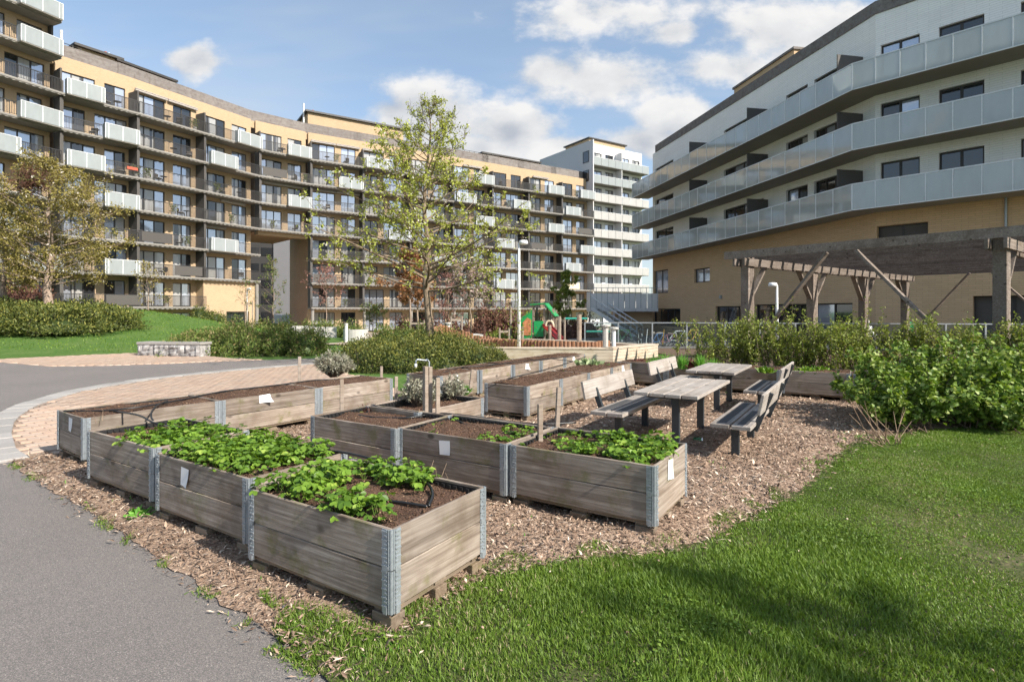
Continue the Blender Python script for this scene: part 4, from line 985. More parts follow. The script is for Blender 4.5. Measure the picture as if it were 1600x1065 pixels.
# ---------------------------------------------------------------- shrubs, hedges, trees
def blob_points(blobs, n, g, shell=(.72, 1.05), lump=.22):
    vol = np.array([b[3] * b[4] + b[3] * b[5] + b[4] * b[5] for b in blobs]); cnt = (n * vol / vol.sum()).astype(int); Ps, Ns = [], []
    for b, m in zip(blobs, cnt):
        d = rdir(m, g); d[:, 2] = np.abs(d[:, 2]) * 1.0 - .12; d = unit(d)
        k = g.uniform(shell[0], shell[1], m) * (1 + lump * (np.sin(d[:, 0] * 5 + b[0]) * np.cos(d[:, 1] * 6 + b[1]) + .6 * np.sin(d[:, 2] * 9 + b[0] * 3)))
        P = np.array(b[:3]) + d * np.array(b[3:6]) * k[:, None]; Ps.append(P); Ns.append(unit(d / np.array(b[3:6])))
    return np.concatenate(Ps), np.concatenate(Ns)
def hedge(name, blobs, n, mat, size, label, cat, kind='diamond', seed=0, core=True, shell=(.7, 1.05), droop=0.0, wr=.45, group=None):
    """foliage over a set of overlapping domes; blobs: x, y, z, rx, ry, rz"""
    g = np.random.default_rng(seed + 900); c0 = blobs[0]; r = empty(name, (c0[0], c0[1], c0[2]), 0, label, cat, group)
    P, Nn = blob_points(blobs, n, g, shell); m = len(P); zmin = np.min([b[2] for b in blobs])
    D = rdir(m, g) + Nn * .8 + [0, 0, .35 - droop]; s = size * g.uniform(.6, 1.3, m)
    off = np.array(c0[:3])
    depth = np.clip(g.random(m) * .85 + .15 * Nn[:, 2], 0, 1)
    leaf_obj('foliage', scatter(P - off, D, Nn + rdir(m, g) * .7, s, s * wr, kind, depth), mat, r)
    k = max(60, n // 30); Q, _ = blob_points(blobs, k, g, (.5, .98)); k = len(Q); base = Q.copy(); base[:, :2] += (np.array(c0[:2]) - base[:, :2]) * .05 + g.normal(size=(k, 2)) * .1; base[:, 2] = [zmin + .0 for _ in range(k)]
    leaf_obj('stems', twigs(base - off, Q - off, .008, .003, 3), 'twig', r)
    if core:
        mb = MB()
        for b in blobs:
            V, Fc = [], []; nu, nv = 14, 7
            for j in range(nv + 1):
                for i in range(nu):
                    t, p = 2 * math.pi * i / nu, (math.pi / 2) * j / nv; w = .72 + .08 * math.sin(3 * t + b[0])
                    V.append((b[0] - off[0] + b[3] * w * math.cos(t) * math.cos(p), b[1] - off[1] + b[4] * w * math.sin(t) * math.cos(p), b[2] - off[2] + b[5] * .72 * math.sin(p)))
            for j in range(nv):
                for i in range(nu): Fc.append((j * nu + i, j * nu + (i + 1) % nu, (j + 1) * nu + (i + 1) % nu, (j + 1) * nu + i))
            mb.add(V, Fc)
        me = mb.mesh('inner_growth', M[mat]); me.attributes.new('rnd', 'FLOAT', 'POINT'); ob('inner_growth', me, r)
    return r
def line_blobs(p, q, n, ry, h, g, jit=.12, rx=None):
    out = []
    for k in range(n):
        t = (k + .5) / n; x = p[0] + (q[0] - p[0]) * t; y = p[1] + (q[1] - p[1]) * t; L = math.hypot(q[0] - p[0], q[1] - p[1]) / n
        out.append((x + g.normal() * jit, y + g.normal() * jit, zg(x, y) - .02, (rx or L * .75) * g.uniform(.85, 1.2), ry * g.uniform(.85, 1.15), h * g.uniform(.82, 1.15)))
    return out
g = np.random.default_rng(3)
h1 = [(-23.5, 24.8, zg(-23.5, 24.8), 3.2, 2.0, 1.15), (-20.8, 25.2, zg(-20.8, 25.2), 2.4, 1.9, 1.1), (-20.0, 26.8, zg(-20.0, 26.8), 1.9, 1.5, 1.0), (-27, 25, zg(-27, 25), 3, 2, 1.2), (-22, 27.4, zg(-22, 27.4), 3.2, 1.6, 1.05), (-26, 27.6, zg(-26, 27.6), 3.2, 1.6, 1.1)]
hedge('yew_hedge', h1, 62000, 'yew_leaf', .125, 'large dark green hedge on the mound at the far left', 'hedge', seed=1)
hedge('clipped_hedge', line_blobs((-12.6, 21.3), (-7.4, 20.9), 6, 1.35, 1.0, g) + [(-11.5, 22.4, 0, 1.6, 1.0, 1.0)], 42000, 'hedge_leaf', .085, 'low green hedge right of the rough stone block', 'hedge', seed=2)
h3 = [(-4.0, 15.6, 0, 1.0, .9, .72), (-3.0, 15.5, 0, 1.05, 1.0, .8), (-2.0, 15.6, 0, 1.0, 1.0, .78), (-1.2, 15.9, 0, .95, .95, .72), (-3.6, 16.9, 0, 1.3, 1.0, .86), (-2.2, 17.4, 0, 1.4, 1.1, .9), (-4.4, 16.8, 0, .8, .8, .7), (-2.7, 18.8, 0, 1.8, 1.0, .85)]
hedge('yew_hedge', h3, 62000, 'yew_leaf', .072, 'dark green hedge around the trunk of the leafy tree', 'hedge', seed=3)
hedge('yew_bush', [(-.45, 14.9, 0, .55, .5, .52)], 5500, 'yew_leaf', .06, 'small dark bush right of the hedge around the tree', 'shrub', seed=4)
# silvery sage bushes
def sage(name, x, y, z0, w, h, n, label, seed):
    g = np.random.default_rng(seed); r = empty(name, (x, y, z0), 0, label, 'sage bush', 'silvery sage bushes'); k = max(30, n // 25)
    a = g.uniform(0, 2 * np.pi, k); rr = np.sqrt(g.random(k)) * w; T_ = np.column_stack([np.cos(a) * rr, np.sin(a) * rr, h * (1 - .45 * (rr / w) ** 2) * g.uniform(.6, 1.05, k)])
    B_ = np.column_stack([T_[:, :2] * .18, np.zeros(k)]); leaf_obj('stems', twigs(B_, T_, .006, .0025, 4), 'twig', r)
    i = g.integers(0, k, n); t = g.uniform(.42, 1.05, n); P = B_[i] + (T_[i] - B_[i]) * t[:, None] + g.normal(size=(n, 3)) * .012
    D = unit(T_[i] - B_[i]) * .6 + rdir(n, g) * .9; L = g.uniform(.03, .06, n)
    leaf_obj('leaves', scatter(P, D, rdir(n, g) + [0, 0, .5], L, L * .34, 'diamond', g.random(n)), 'sage_leaf', r); return r
p = ph(518, 588, .48); sage('sage_bush', p.x, p.y + .1, .46, .37, .46, 4200, 'large round silvery sage bush in the bed at the paving edge', 71)
p = ph(655, 634, .46); sage('sage_bush', p.x, p.y, .44, .25, .40, 1500, 'sparse grey sage left of the tap post', 72)
p = ph(705, 625, .46); sage('sage_bush', p.x, p.y, .44, .2, .36, 1100, 'grey sage right of the tap post', 73)
# leafy bushes on the right
def bush(name, stems, n, mat, size, label, kind, seed, bare=.35, wr=.8, cat='bush', group=None):
    """stems: list of base, tip (world); leaves sit along the outer part of each stem and its side shoots"""
    g = np.random.default_rng(seed); off = np.array(stems[0][0]); B_ = np.array([s[0] for s in stems]) - off; T_ = np.array([s[1] for s in stems]) - off; k = len(B_)
    r = empty(name, tuple(off), 0, label, cat, group); mid = (B_ + T_) / 2 + [0, 0, .08] + g.normal(size=(k, 3)) * .06
    sh = 5; i = np.repeat(np.arange(k), sh); t = g.uniform(.25, 1.0, k * sh)[:, None]
    def along(i, t): return (1 - t) ** 2 * B_[i] + 2 * t * (1 - t) * mid[i] + t * t * T_[i]
    S0 = along(i, t); S1 = S0 + (unit(T_[i] - B_[i]) * .6 + rdir(len(i), g) * .9 + [0, 0, .15]) * g.uniform(.12, .36, len(i))[:, None] * np.linalg.norm(T_[i] - B_[i], axis=1, keepdims=True) * .8
    leaf_obj('stems', join(twigs(B_, mid, .008, .006, 4), twigs(mid, T_, .006, .003, 4), twigs(S0, S1, .004, .002, 3)), 'twig', r)
    n1 = int(n * .62); j = g.integers(0, len(i), n1); tt = g.uniform(.15, 1.08, n1)[:, None]; P1 = S0[j] + (S1[j] - S0[j]) * tt
    j2 = g.integers(0, k, n - n1); t2 = g.uniform(bare, 1.03, n - n1)[:, None]; P = np.concatenate([P1, along(j2, t2)]) + g.normal(size=(n, 3)) * size * .45
    P[:, 2] = np.maximum(P[:, 2], .03)
    Nn = np.array([0, 0, 1.0]) + rdir(n, g) * .85; D = rdir(n, g) + [0, 0, -.15]; s = size * g.uniform(.55, 1.25, n)
    leaf_obj('leaves', scatter(P, D, Nn, s, s * wr, kind, g.random(n)), mat, r); return r
g = np.random.default_rng(8); st = []
for (x, y, rr, hh, m) in [(5.35, 7.55, .75, .95, 26), (6.2, 7.9, .9, 1.18, 34), (7.2, 8.1, .95, 1.22, 34), (6.7, 7.35, .8, .8, 24), (8.2, 8.4, 1.0, 1.25, 26), (5.75, 8.5, .8, 1.12, 20)]:
    for _ in range(m):
        a = g.uniform(0, 2 * math.pi); q_ = math.sqrt(g.random()) * rr; bx_, by_ = x + g.normal() * .2, y + g.normal() * .18
        st.append(((bx_, by_, 0), (x + math.cos(a) * q_, y + math.sin(a) * q_, hh * (1 - .5 * (q_ / rr) ** 2) * g.uniform(.65, 1.08))))
bush('currant_bush', st, 40000, 'currant_leaf', .060, 'big bright green leafy bush at the right edge of the lawn', 'hex', 81, .3, .95)
st = []; hp, hq = (4.15, 12.5), (11.5, 8.6); 
for k in range(330):
    t = g.random(); x = hp[0] + (hq[0] - hp[0]) * t + g.normal() * .28; y = hp[1] + (hq[1] - hp[1]) * t + g.normal() * .28; hh = g.uniform(.95, 1.42)
    st.append(((x, y, 0), (x + g.normal() * .18, y + g.normal() * .18, hh)))
bush('shrub_hedge', st, 62000, 'shrub_leaf', .050, 'row of upright leafy shrubs with brown stems behind the back beds', 'hex', 82, .42, .6, 'hedge')
# cut dry stems at the foot of the big bush
g = np.random.default_rng(9); c = at(1395, 700); n = 22; Bq = np.column_stack([c.x + g.normal(size=n) * .10, c.y + .12 + g.normal(size=n) * .10, np.zeros(n)]); Tq = Bq + np.column_stack([g.normal(size=n) * .22 - .12, g.normal(size=n) * .18, g.uniform(.12, .62, n)])
tag(leaf_obj('cut_stems', twigs(Bq, Tq, .007, .003, 4), 'dry_stem'), 'bundle of bare brown stems at the foot of the big bush', 'stems')

def tree(name, base, ht, r0, h0, crown, nb, mat, nleaf, lsize, label, seed, barkm='bark_grey', up=.45, lkind='diamond', twn=6, ns=7, group=None, sparse_top=1.0, spread=.05):
    """crown(t) gives branch reach at relative height t above the first branch"""
    g = np.random.default_rng(seed); r = empty(name, tuple(base), 0, label, 'tree', group); rn = random.Random(seed)
    top = Vector((rn.uniform(-.15, .15), rn.uniform(-.15, .15), ht)); pts = [Vector((0, 0, -.05))]
    for k in range(1, 10):
        t = k / 9; pts.append(Vector((top.x * t + rn.uniform(-1, 1) * .012 * ht * (t > .1), top.y * t + rn.uniform(-1, 1) * .012 * ht * (t > .1), ht * t)))
    rad = [r0 * (1.25 if i == 0 else 1) * (1 - .93 * (i / 9) ** .9) for i in range(10)]
    mb = MB(); mb.tube(spline(pts, 4), list(np.interp(np.linspace(0, 9, 37), range(10), rad)), 10)
    def on_trunk(z):
        t = z / ht * 9; i = min(int(t), 8); return pts[i].lerp(pts[i + 1], t - i), np.interp(t, range(10), rad)
    P0, P1, TP, TQ = [], [], [], []
    for k in range(nb):
        t = (k + rn.random() * .8) / nb; z = h0 + (ht - h0) * .97 * t ** 1.25; p, rr = on_trunk(z); a = k * 2.399 + rn.uniform(-.5, .5); reach = max(.25, crown(t) * rn.uniform(.75, 1.12))
        el = up * (.5 + 1.1 * t) + rn.uniform(-.12, .12); d = Vector((math.cos(a) * math.cos(el), math.sin(a) * math.cos(el), math.sin(el)))
        br = [p]; nseg = 6
        for s in range(nseg):
            d = (d + Vector((rn.uniform(-.16, .16), rn.uniform(-.16, .16), rn.uniform(-.05, .14)))).normalized(); br.append(br[-1] + d * reach / nseg)
        rb = min(rr * .5, .009 + reach * .009); mb.tube(br, [rb * (1 - .85 * i / nseg) for i in range(nseg + 1)], 5, cap=False)
        for s in range(ns):
            f = rn.uniform(.22, 1.0) * nseg; i = min(int(f), nseg - 1); q = br[i].lerp(br[i + 1], f - i); dd = (br[i + 1] - br[i]).normalized()
            e = (dd * .8 + Vector((rn.gauss(0, .6), rn.gauss(0, .6), rn.gauss(.12, .4)))).normalized(); L = reach * rn.uniform(.16, .42) * (1.15 - .5 * f / nseg); q2 = q + e * L
            P0.append(q); P1.append(q2)
            for w in range(twn):
                tq = rn.uniform(.15, 1); x = q.lerp(q2, tq); e2 = (e * .7 + Vector((rn.gauss(0, .6), rn.gauss(0, .6), rn.gauss(.1, .5)))).normalized(); TP.append(x); TQ.append(x + e2 * rn.uniform(.12, .34) * (.5 + .12 * ht / 2))
    mb.build('trunk', M[barkm], r, smooth=True)
    A_ = lambda l: np.array([tuple(v) for v in l]); P0, P1, TP, TQ = A_(P0), A_(P1), A_(TP), A_(TQ)
    leaf_obj('twigs', join(twigs(P0, P1, .008 * ht / 8, .003, 4), twigs(TP, TQ, .0035 * ht / 8, .002, 3)), 'twig', r)
    keep = np.where((TP[:, 2] / ht < .86) | (g.random(len(TP)) < sparse_top))[0]
    i = g.choice(keep, nleaf); t = g.uniform(.1, 1.1, nleaf)[:, None]; P = TP[i] + (TQ[i] - TP[i]) * t + g.normal(size=(nleaf, 3)) * spread
    s = lsize * g.uniform(.6, 1.3, nleaf); leaf_obj('crown', scatter(P, rdir(nleaf, g) + [0, 0, -.1], rdir(nleaf, g) * .9 + [0, 0, .6], s, s * .55, lkind, g.random(nleaf)), mat, r)
    return r
Yt = 17.6; b_ = on(668, Yt)
tree('leafy_tree', b_, zat(158, Yt), .145, 2.25, lambda t: 4.1 * (1 - t) ** .9 * (1.0 if t > .12 else .8 + 1.6 * t) + .35, 64, 'tree_leaf', 16500, .085, 'tall slender tree in fresh green leaf and white blossom behind the beds', 11, up=.36, twn=5, ns=9, sparse_top=.35, lkind='diamond', spread=.022)
Yc = 26.5; b_ = on(77, Yc, -.05)
tree('cherry_tree', b_, zat(252, Yc) - b_.z, .23, 1.9, lambda t: 3.75 * (1 - t * t) ** .6 * (.55 + .55 * min(t * 3, 1)), 50, 'cherry_leaf', 23000, .11, 'spreading olive-green tree with a nest of twigs on the mound at left', 12, 'bark_pale', up=.30, twn=6, ns=8, spread=.10)
b2_ = on(8, 27.5, -.05)
tree('cherry_tree', b2_, 5.6, .17, 1.7, lambda t: 3.0 * (1 - t * t) ** .6 * (.6 + .4 * min(t * 3, 1)), 30, 'cherry_leaf', 12000, .115, 'smaller olive tree cut by the left picture edge', 13, 'bark_pale', up=.35, ns=6, spread=.10)
# twig ball high in the cherry tree
g = np.random.default_rng(14); n = 620; c = np.array([(77 - 800 + 2) / F * Yc, Yc - 1.0, zat(290, Yc)]); d = rdir(n, g); P = c + d * np.array([.85, .8, .62]) * g.uniform(.25, 1, n)[:, None]; Q = P + rdir(n, g) * .45
tag(leaf_obj('twig_ball', twigs(P, Q, .012, .006, 3), 'rust_leaf'), 'dense reddish ball of twigs high in the olive tree', 'twig ball')
# ---------------------------------------------------------------- buildings
rb = random.Random(21)
BW = 6.46; ST = 3.0
def zk(k): return H + .39 + ST * k
def frame_rot(P0, P1): return math.atan2(P1[1] - P0[1], P1[0] - P0[0])
OPEN = {'A': [(.40, 3.25, 3), (4.05, 5.90, 2)], 'B': [(.56, 2.41, 2), (3.21, 6.06, 3)]}
WZ0, WZ1 = .04, 2.40
def wall_mesh(op, top, mat, y0=1.7, y1=2.0):
    mb = MB(); x = 0
    for (a, b, n) in op: mb.box(x, a, y0, y1, 0, top); mb.box(a, b, y0, y1, WZ1, top); x = b
    mb.box(x, BW, y0, y1, 0, top)
    return uvbox(mb.mesh('wall', M[mat]))
def window_mesh(w, h, n, t=.065, mat='window_frame'):
    mb = MB(); d = .07
    mb.box(0, t, 0, d, 0, h); mb.box(w - t, w, 0, d, 0, h); mb.box(t, w - t, 0, d, h - t, h); mb.box(t, w - t, 0, d, 0, t)
    for k in range(1, n):
        x = w * k / n; mb.box(x - t * .75, x + t * .75, 0, d, t, h - t)
    return mb.mesh('window', M[mat])
def pane_mesh(w, h, mat, n=1, t=.065):
    mb = MB(); pw = w / n
    for k in range(n): mb.box(k * pw + t * .8, (k + 1) * pw - t * .8, .035, .05, t, h - t)
    return mb.mesh('pane', M[mat])
PM = ['pane_blue', 'pane_dark', 'pane_curtain']
WIN = {n: window_mesh(b - a, WZ1 - WZ0, n) for (a, b, n) in OPEN['A']}
PANE1 = {(n, m): pane_mesh((b - a) / n, WZ1 - WZ0, m) for (a, b, n) in OPEN['A'] for m in PM}
PANEN = {(n, m): pane_mesh(b - a, WZ1 - WZ0, m, n) for (a, b, n) in OPEN['A'] for m in PM}
WALLS = {(p, t, m): wall_mesh(OPEN[p], t, m) for p in 'AB' for t in (2.78, 3.65) for m in ('tan_brick', 'white_render')}
def slab_mesh(edge):
    mb = MB().box(0, BW, .06, 2.02, -.22, 0, 0).box(0, BW, 0, .06, -.16, 0, 1)
    for k in range(14): mb.box(.12 + k * .462, .34 + k * .462, -.008, .10, -.275, -.222, 1)
    return mb.mesh('balcony', M['slab_concrete'], M[edge])
SLAB = slab_mesh('slab_edge')
def rail_mesh(x0, x1, mat, h=1.08, sp=.11):
    mb = MB(); y = .03
    mb.box(x0, x1, y - .03, y + .03, h - .06, h); mb.box(x0, x1, y - .012, y + .012, .07, .10)
    n = int((x1 - x0) / sp)
    for k in range(n + 1):
        x = x0 + (x1 - x0) * k / n; w = .03 if k % 12 == 0 else .02; mb.box(x - w, x + w, y - .008, y + .008, .0 if k % 12 == 0 else .1, h - .035)
    return mb.mesh('railing', M[mat])
RAIL = {'full': rail_mesh(0.02, BW - .02, 'rail_dark'), 'L': rail_mesh(.02, 3.2, 'rail_dark'), 'R': rail_mesh(3.26, BW - .02, 'rail_dark')}
def panels_at(bal, x0, w, mat='frosted_white', yf=-.5):
    """a projecting balcony front of frosted glass: floor, posts and single panes"""
    pr = MB().box(x0, x0 + w, yf, -.014, -.20, -.02).build('projection', M['slab_concrete'], bal)
    cuts = [0, .28, .28 + (w - .56) / 2, w - .28, w]; fr = MB()
    for c in cuts: fr.box(x0 + c - .025, x0 + c + .025, yf - .045, yf - .012, -.13, 1.17)
    fr.box(x0, x0 + w, yf - .05, yf - .005, 1.15, 1.19); fr.build('panel_frame', M['white_metal'], bal)
    for a, b in zip(cuts[:-1], cuts[1:]): MB().box(x0 + a + .025, x0 + b - .025, yf - .035, yf - .02, -.12, 1.15).build('glass_panel', M[mat], bal)
    for x in (x0, x0 + w): MB().box(x - .008, x + .008, yf, .0, -.10, 1.15).build('glass_panel', M[mat], bal)
FINT = MB().box(-.07, .07, .22, 1.7, 0, 2.1, 0).box(.075, .2, .30, .45, 0, 1.1, 0).mesh('fin', M['fin_grey'])
FINM = MB().box(-.06, .06, .30, 1.7, 0, 2.78, 0).box(.065, .20, .32, .46, 0, 2.78, 1).mesh('fin', M['fin_grey'], M['fin_grey'])
AWN = MB().tube([(0, 0, 0), (3.0, 0, 0)], .11, 8).box(0, 3.0, -.13, .12, .10, .16).mesh('awning', M['awning_cloth'])

def apt(name, label): return empty(name, (0, 0, 0), 0, label, 'building')
def bay(root, P0, P1, levels, pats, single, panel=(), top=6, mat='tan_brick', rails=True, fins=True):
    P0, P1 = Vector(P0), Vector(P1); w = (P1 - P0).length; a = frame_rot(P0, P1); sx = w / BW; rt = (0, 0, a); sc = (sx, 1, 1)
    for k in levels:
        z = zk(k); l = (P0.x, P0.y, z); pt = pats[k % len(pats)]
        bal = ob('balcony', SLAB, root, l, rt, sc)
        ob('wall', WALLS[(pt, 3.65 if k == top else 2.78, mat)], root, l, rt, sc)
        pk = [p for p in panel if p[0] == k]
        if rails:
            if pk:
                side = pk[0][1]; ob('railing', RAIL['R' if side == 'L' else 'L'], bal); panels_at(bal, .22 if side == 'L' else BW - 3.22, 3.0)
            else: ob('railing', RAIL['full'], bal)
        if fins: ob('fin', FINT if k == top else FINM, root, l, rt)
        for (x0, x1, n) in OPEN[pt]:
            win(root, l, rt, sc, x0, n, single)
    return w, a
def win(root, l, rt, sc, x0, n, single, y=1.82):
    c, s = math.cos(rt[2]), math.sin(rt[2]); x = x0 * sc[0]
    w_ = ob('window', WIN[n], root, (l[0] + x * c - y * s, l[1] + x * s + y * c, l[2] + WZ0), rt, sc)
    if single:
        wd = {3: 2.85, 2: 1.85}[n] / n
        for k in range(n): ob('pane', PANE1[(n, rb.choices(PM, (5, 2, 4))[0])], w_, (k * wd, 0, 0))
    else: ob('pane', PANEN[(n, rb.choices(PM, (5, 2, 4))[0])], w_)
def core(root, P0, P1, z0, z1, y0=2.03, y1=12.5, mat='passage_brick', name='core'):
    P0, P1 = Vector(P0), Vector(P1); w = (P1 - P0).length
    me = uvbox(MB().box(.0, w, y0, y1, z0, z1).mesh(name, M[mat])); return ob(name, me, root, (P0.x, P0.y, 0), (0, 0, frame_rot(P0, P1)))

EDGE = [(-37.9, 46.9), (-34.65, 51.8), (-31.6, 57.6), (-28.6, 63.4), (-24.3, 67.5)]
dR = Vector((13.6 + 24.3, 92.2 - 67.5)).normalized()
for k in range(1, 8): EDGE.append((-24.3 + dR.x * 6.457 * k, 67.5 + dR.y * 6.457 * k))
PANELS = {0: [(6, 'L'), (5, 'R'), (4, 'L'), (3, 'R'), (1, 'R')], 2: [(6, 'R'), (5, 'L'), (2, 'L')], 3: [(6, 'R'), (4, 'R')], 4: [(5, 'R')], 5: [(6, 'L'), (3, 'R')],
          6: [(4, 'L'), (2, 'R')], 7: [(6, 'R'), (5, 'L'), (4, 'R')], 8: [(5, 'R'), (1, 'L'), (3, 'L')], 9: [(6, 'R'), (4, 'R')], 10: [(6, 'R'), (5, 'L'), (3, 'R'), (2, 'L')]}
GZ = -1.07
blk = apt('apartment_block', 'long curved tan brick apartment block with stacked balconies and a tall passage')
for i in range(11):
    P0, P1 = EDGE[i], EDGE[i + 1]; lv = range(7) if i not in (2, 3) else (range(1, 7) if i == 2 else range(3, 7))
    w, a = bay(blk, P0, P1, lv, 'AB' if i in (0, 5, 8) else 'A', i < 5, PANELS.get(i, ()))
    zlow = GZ - .2 if i != 3 else zk(3) - .24
    core(blk, P0, P1, zlow, zk(6) + 3.55)
    rt = (0, 0, a); l = (P0[0], P0[1], zk(6))
    ob('roof_parapet', MB().box(-.55, w + .55, 2.5, 2.75, 3.5, 5.0 + i * .003).box(0, w, 2.2, 2.5, 3.56, 3.66).mesh('roof_parapet', M['roof_boards']), blk, l, rt)
    ob('parapet', uvbox(MB().box(-.45, w + .45, 1.99, 2.18, 2.82, 3.63 + i * .002).mesh('parapet', M['tan_brick'])), blk, l, rt)
    ob('roof', MB().box(0, w, 2.75, 12.4, 3.56, 3.7).mesh('roof', M['slab_concrete']), blk, l, rt)
    if i in (0, 1) or i >= 4:                                   # ground floor
        gl = (P0[0], P0[1], GZ); h0 = zk(0) - .22 - GZ; sc = (w / BW, 1, h0 / 2.78); pt = 'A'
        ob('wall', WALLS[(pt, 2.78, 'tan_brick')], blk, gl, rt, sc)
        for (x0, x1, n) in OPEN[pt]: win(blk, gl, rt, sc, x0, n, False)
        ob('pillar', MB().tube([(.2, .4, 0), (.2, .4, h0)], .16, 8).mesh('pillar', M['soffit']), blk, gl, rt)
    if i == 2:                                                  # solid brick base beside the passage, with doors
        hh = zk(1) - .22 - GZ; mb = MB().box(0, 2.6, .5, 2.03, 0, hh).box(2.6, 5.4, .5, 2.03, 2.6, hh).box(5.4, w, .5, 2.03, 0, hh)
        ob('wall', uvbox(mb.mesh('wall', M['tan_brick'])), blk, (P0[0], P0[1], GZ), rt)
        dw = ob('entrance_door', window_mesh(2.8, 2.6, 3), blk, (P0[0] + 2.6 * math.cos(a) - .9 * math.sin(a), P0[1] + 2.6 * math.sin(a) + .9 * math.cos(a), GZ), rt); ob('pane', pane_mesh(2.8, 2.6, 'pane_dark', 3), dw)
    if i == 3:                                                  # passage lintel and portal columns
        ob('passage_lintel', uvbox(MB().box(0, w, .9, 2.03, -.62, -.23).mesh('passage_lintel', M['tan_brick'])), blk, (P0[0], P0[1], zk(3)), rt)
    if i in (2, 3, 4):
        hh = zk(1 if i == 2 else 3) - GZ - .22; xx = w - .25 if i == 2 else .2
        if i != 3: ob('pillar', MB().tube([(xx, .35, 0), (xx, .35, hh if i == 2 else zk(0) - GZ - .22)], .2, 10).mesh('pillar', M['slab_edge']), blk, (P0[0], P0[1], GZ), rt, )
for (i, k, x) in [(1, 6, .4), (1, 6, 3.5), (4, 6, .3), (4, 6, 3.4), (7, 6, 2.2), (3, 4, .3), (3, 4, 3.3), (4, 4, .3), (4, 4, 3.4), (2, 3, 2.6), (9, 6, 1.6), (5, 6, .3), (2, 2, .2)]:
    P0, P1 = EDGE[i], EDGE[i + 1]; a = frame_rot(P0, P1); c, s = math.cos(a), math.sin(a)
    ob('awning', AWN, blk, (P0[0] + x * c - 1.45 * s, P0[1] + x * s + 1.45 * c, zk(k) + 2.56), (0, 0, a))
def penthouse(root, i, x0, x1, y0, y1, z1, mat='tan_brick', ov=.35):
    P0, P1 = EDGE[i], EDGE[i + 1]; rt = (0, 0, frame_rot(P0, P1)); l = (P0[0], P0[1], zk(6))
    p_ = ob('penthouse', uvbox(MB().box(x0, x1, y0, y1, 3.7, z1).mesh('penthouse', M[mat])), root, l, rt)
    MB().box(x0 - ov, x1 + ov, y0 - ov, y1 + ov, z1, z1 + .22).build('roof_cap', M['window_frame'], p_)
penthouse(blk, 4, .6, 13.6, 4.5, 9, 7.1); penthouse(blk, 0, 2.5, 5.8, 4.2, 9, 5.9); penthouse(blk, 1, .4, 5.6, 4.2, 9, 5.7); penthouse(blk, 8, .5, 11, 4, 9, 5.6)
for (i, x, y, z0, z1, m) in [(0, .9, 3, 3.6, 6.4, 'white_metal'), (1, .4, 6, 5.7, 7.0, 'galvanised'), (1, .1, 6, 5.7, 7.0, 'terracotta'), (4, .2, 5, 3.6, 8.3, 'white_metal'), (4, 1.6, 6, 7.2, 8.0, 'terracotta')]:
    P0, P1 = EDGE[i], EDGE[i + 1]; ob('roof_pipe', MB().tube([(x, y, z0), (x, y, z1)], .11, 8).mesh('roof_pipe', M[m]), blk, (*P0, zk(6)), (0, 0, frame_rot(P0, P1)))
for i, xs_ in ((0, (.3, 1.0, 1.7, 2.3)), (7, (0, .8, 1.6, 2.4, 3.2, 4.0, 4.8, 5.6)), (8, (0, .8, 1.6, 2.4))):
    P0, P1 = EDGE[i], EDGE[i + 1]; a = frame_rot(P0, P1)
    ob('roof_railing', MB().tube([(xs_[0], 2.9, 5.3), (xs_[-1], 2.9, 5.3)], .03, 5).tube([(xs_[0], 2.9, 4.9), (xs_[-1], 2.9, 4.9)], .02, 5).mesh('roof_railing', M['rail_dark']), blk, (*P0, zk(6)), (0, 0, a))
    for x in xs_: ob('roof_post', MB().box(x - .03, x + .03, 2.87, 2.93, 4.4, 5.32).mesh('roof_post', M['rail_dark']), blk, (*P0, zk(6)), (0, 0, a))

# taller wing at the left edge
wing = apt('apartment_tower', 'taller balcony block cut by the left and top picture edges')
Wd_ = Vector((-.38, -.925)).normalized(); w0 = Vector(EDGE[0]); w1 = w0 + Wd_ * 6.3; w2 = w1 + Wd_ * 6.3
bay(wing, w1, w0, range(0, 9), 'BA', True, [(8, 'R'), (7, 'R'), (5, 'R'), (4, 'L'), (2, 'L'), (1, 'R')], top=99)
bay(wing, w2, w1, range(0, 9), 'AB', True, [(7, 'R'), (6, 'R'), (5, 'R'), (3, 'R')], top=99)
for A_, B_ in ((w1, w0), (w2, w1)):
    core(wing, A_, B_, GZ, zk(9), 2.03, 11, 'tan_brick')
    wl = (B_ - A_).length; ob('roof', MB().box(0, wl, 0, 11, 0, .35).mesh('roof', M['slab_concrete']), wing, (A_.x, A_.y, zk(9)), (0, 0, frame_rot(A_, B_)))
    gl = (A_.x, A_.y, GZ); h0 = zk(0) - .22 - GZ; rt = (0, 0, frame_rot(A_, B_)); sc = (wl / BW, 1, h0 / 2.78)
    ob('wall', WALLS[('A', 2.78, 'tan_brick')], wing, gl, rt, sc)
    for (x0, x1, n) in OPEN['A']: win(wing, gl, rt, sc, x0, n, False)
a0 = frame_rot(w1, w0)
ob('end_wall', uvbox(MB().box(-.16, 0, 1.2, 11, zk(6) + 3.5, zk(9)).mesh('end_wall', M['fin_grey'])), wing, (w0.x, w0.y, 0), (0, 0, a0))
for k in (7, 8):
    ob('corner_railing', rail_mesh(0, 1.6, 'rail_light'), wing, (w0.x + .0, w0.y, zk(k)), (0, 0, a0 + R(90)))

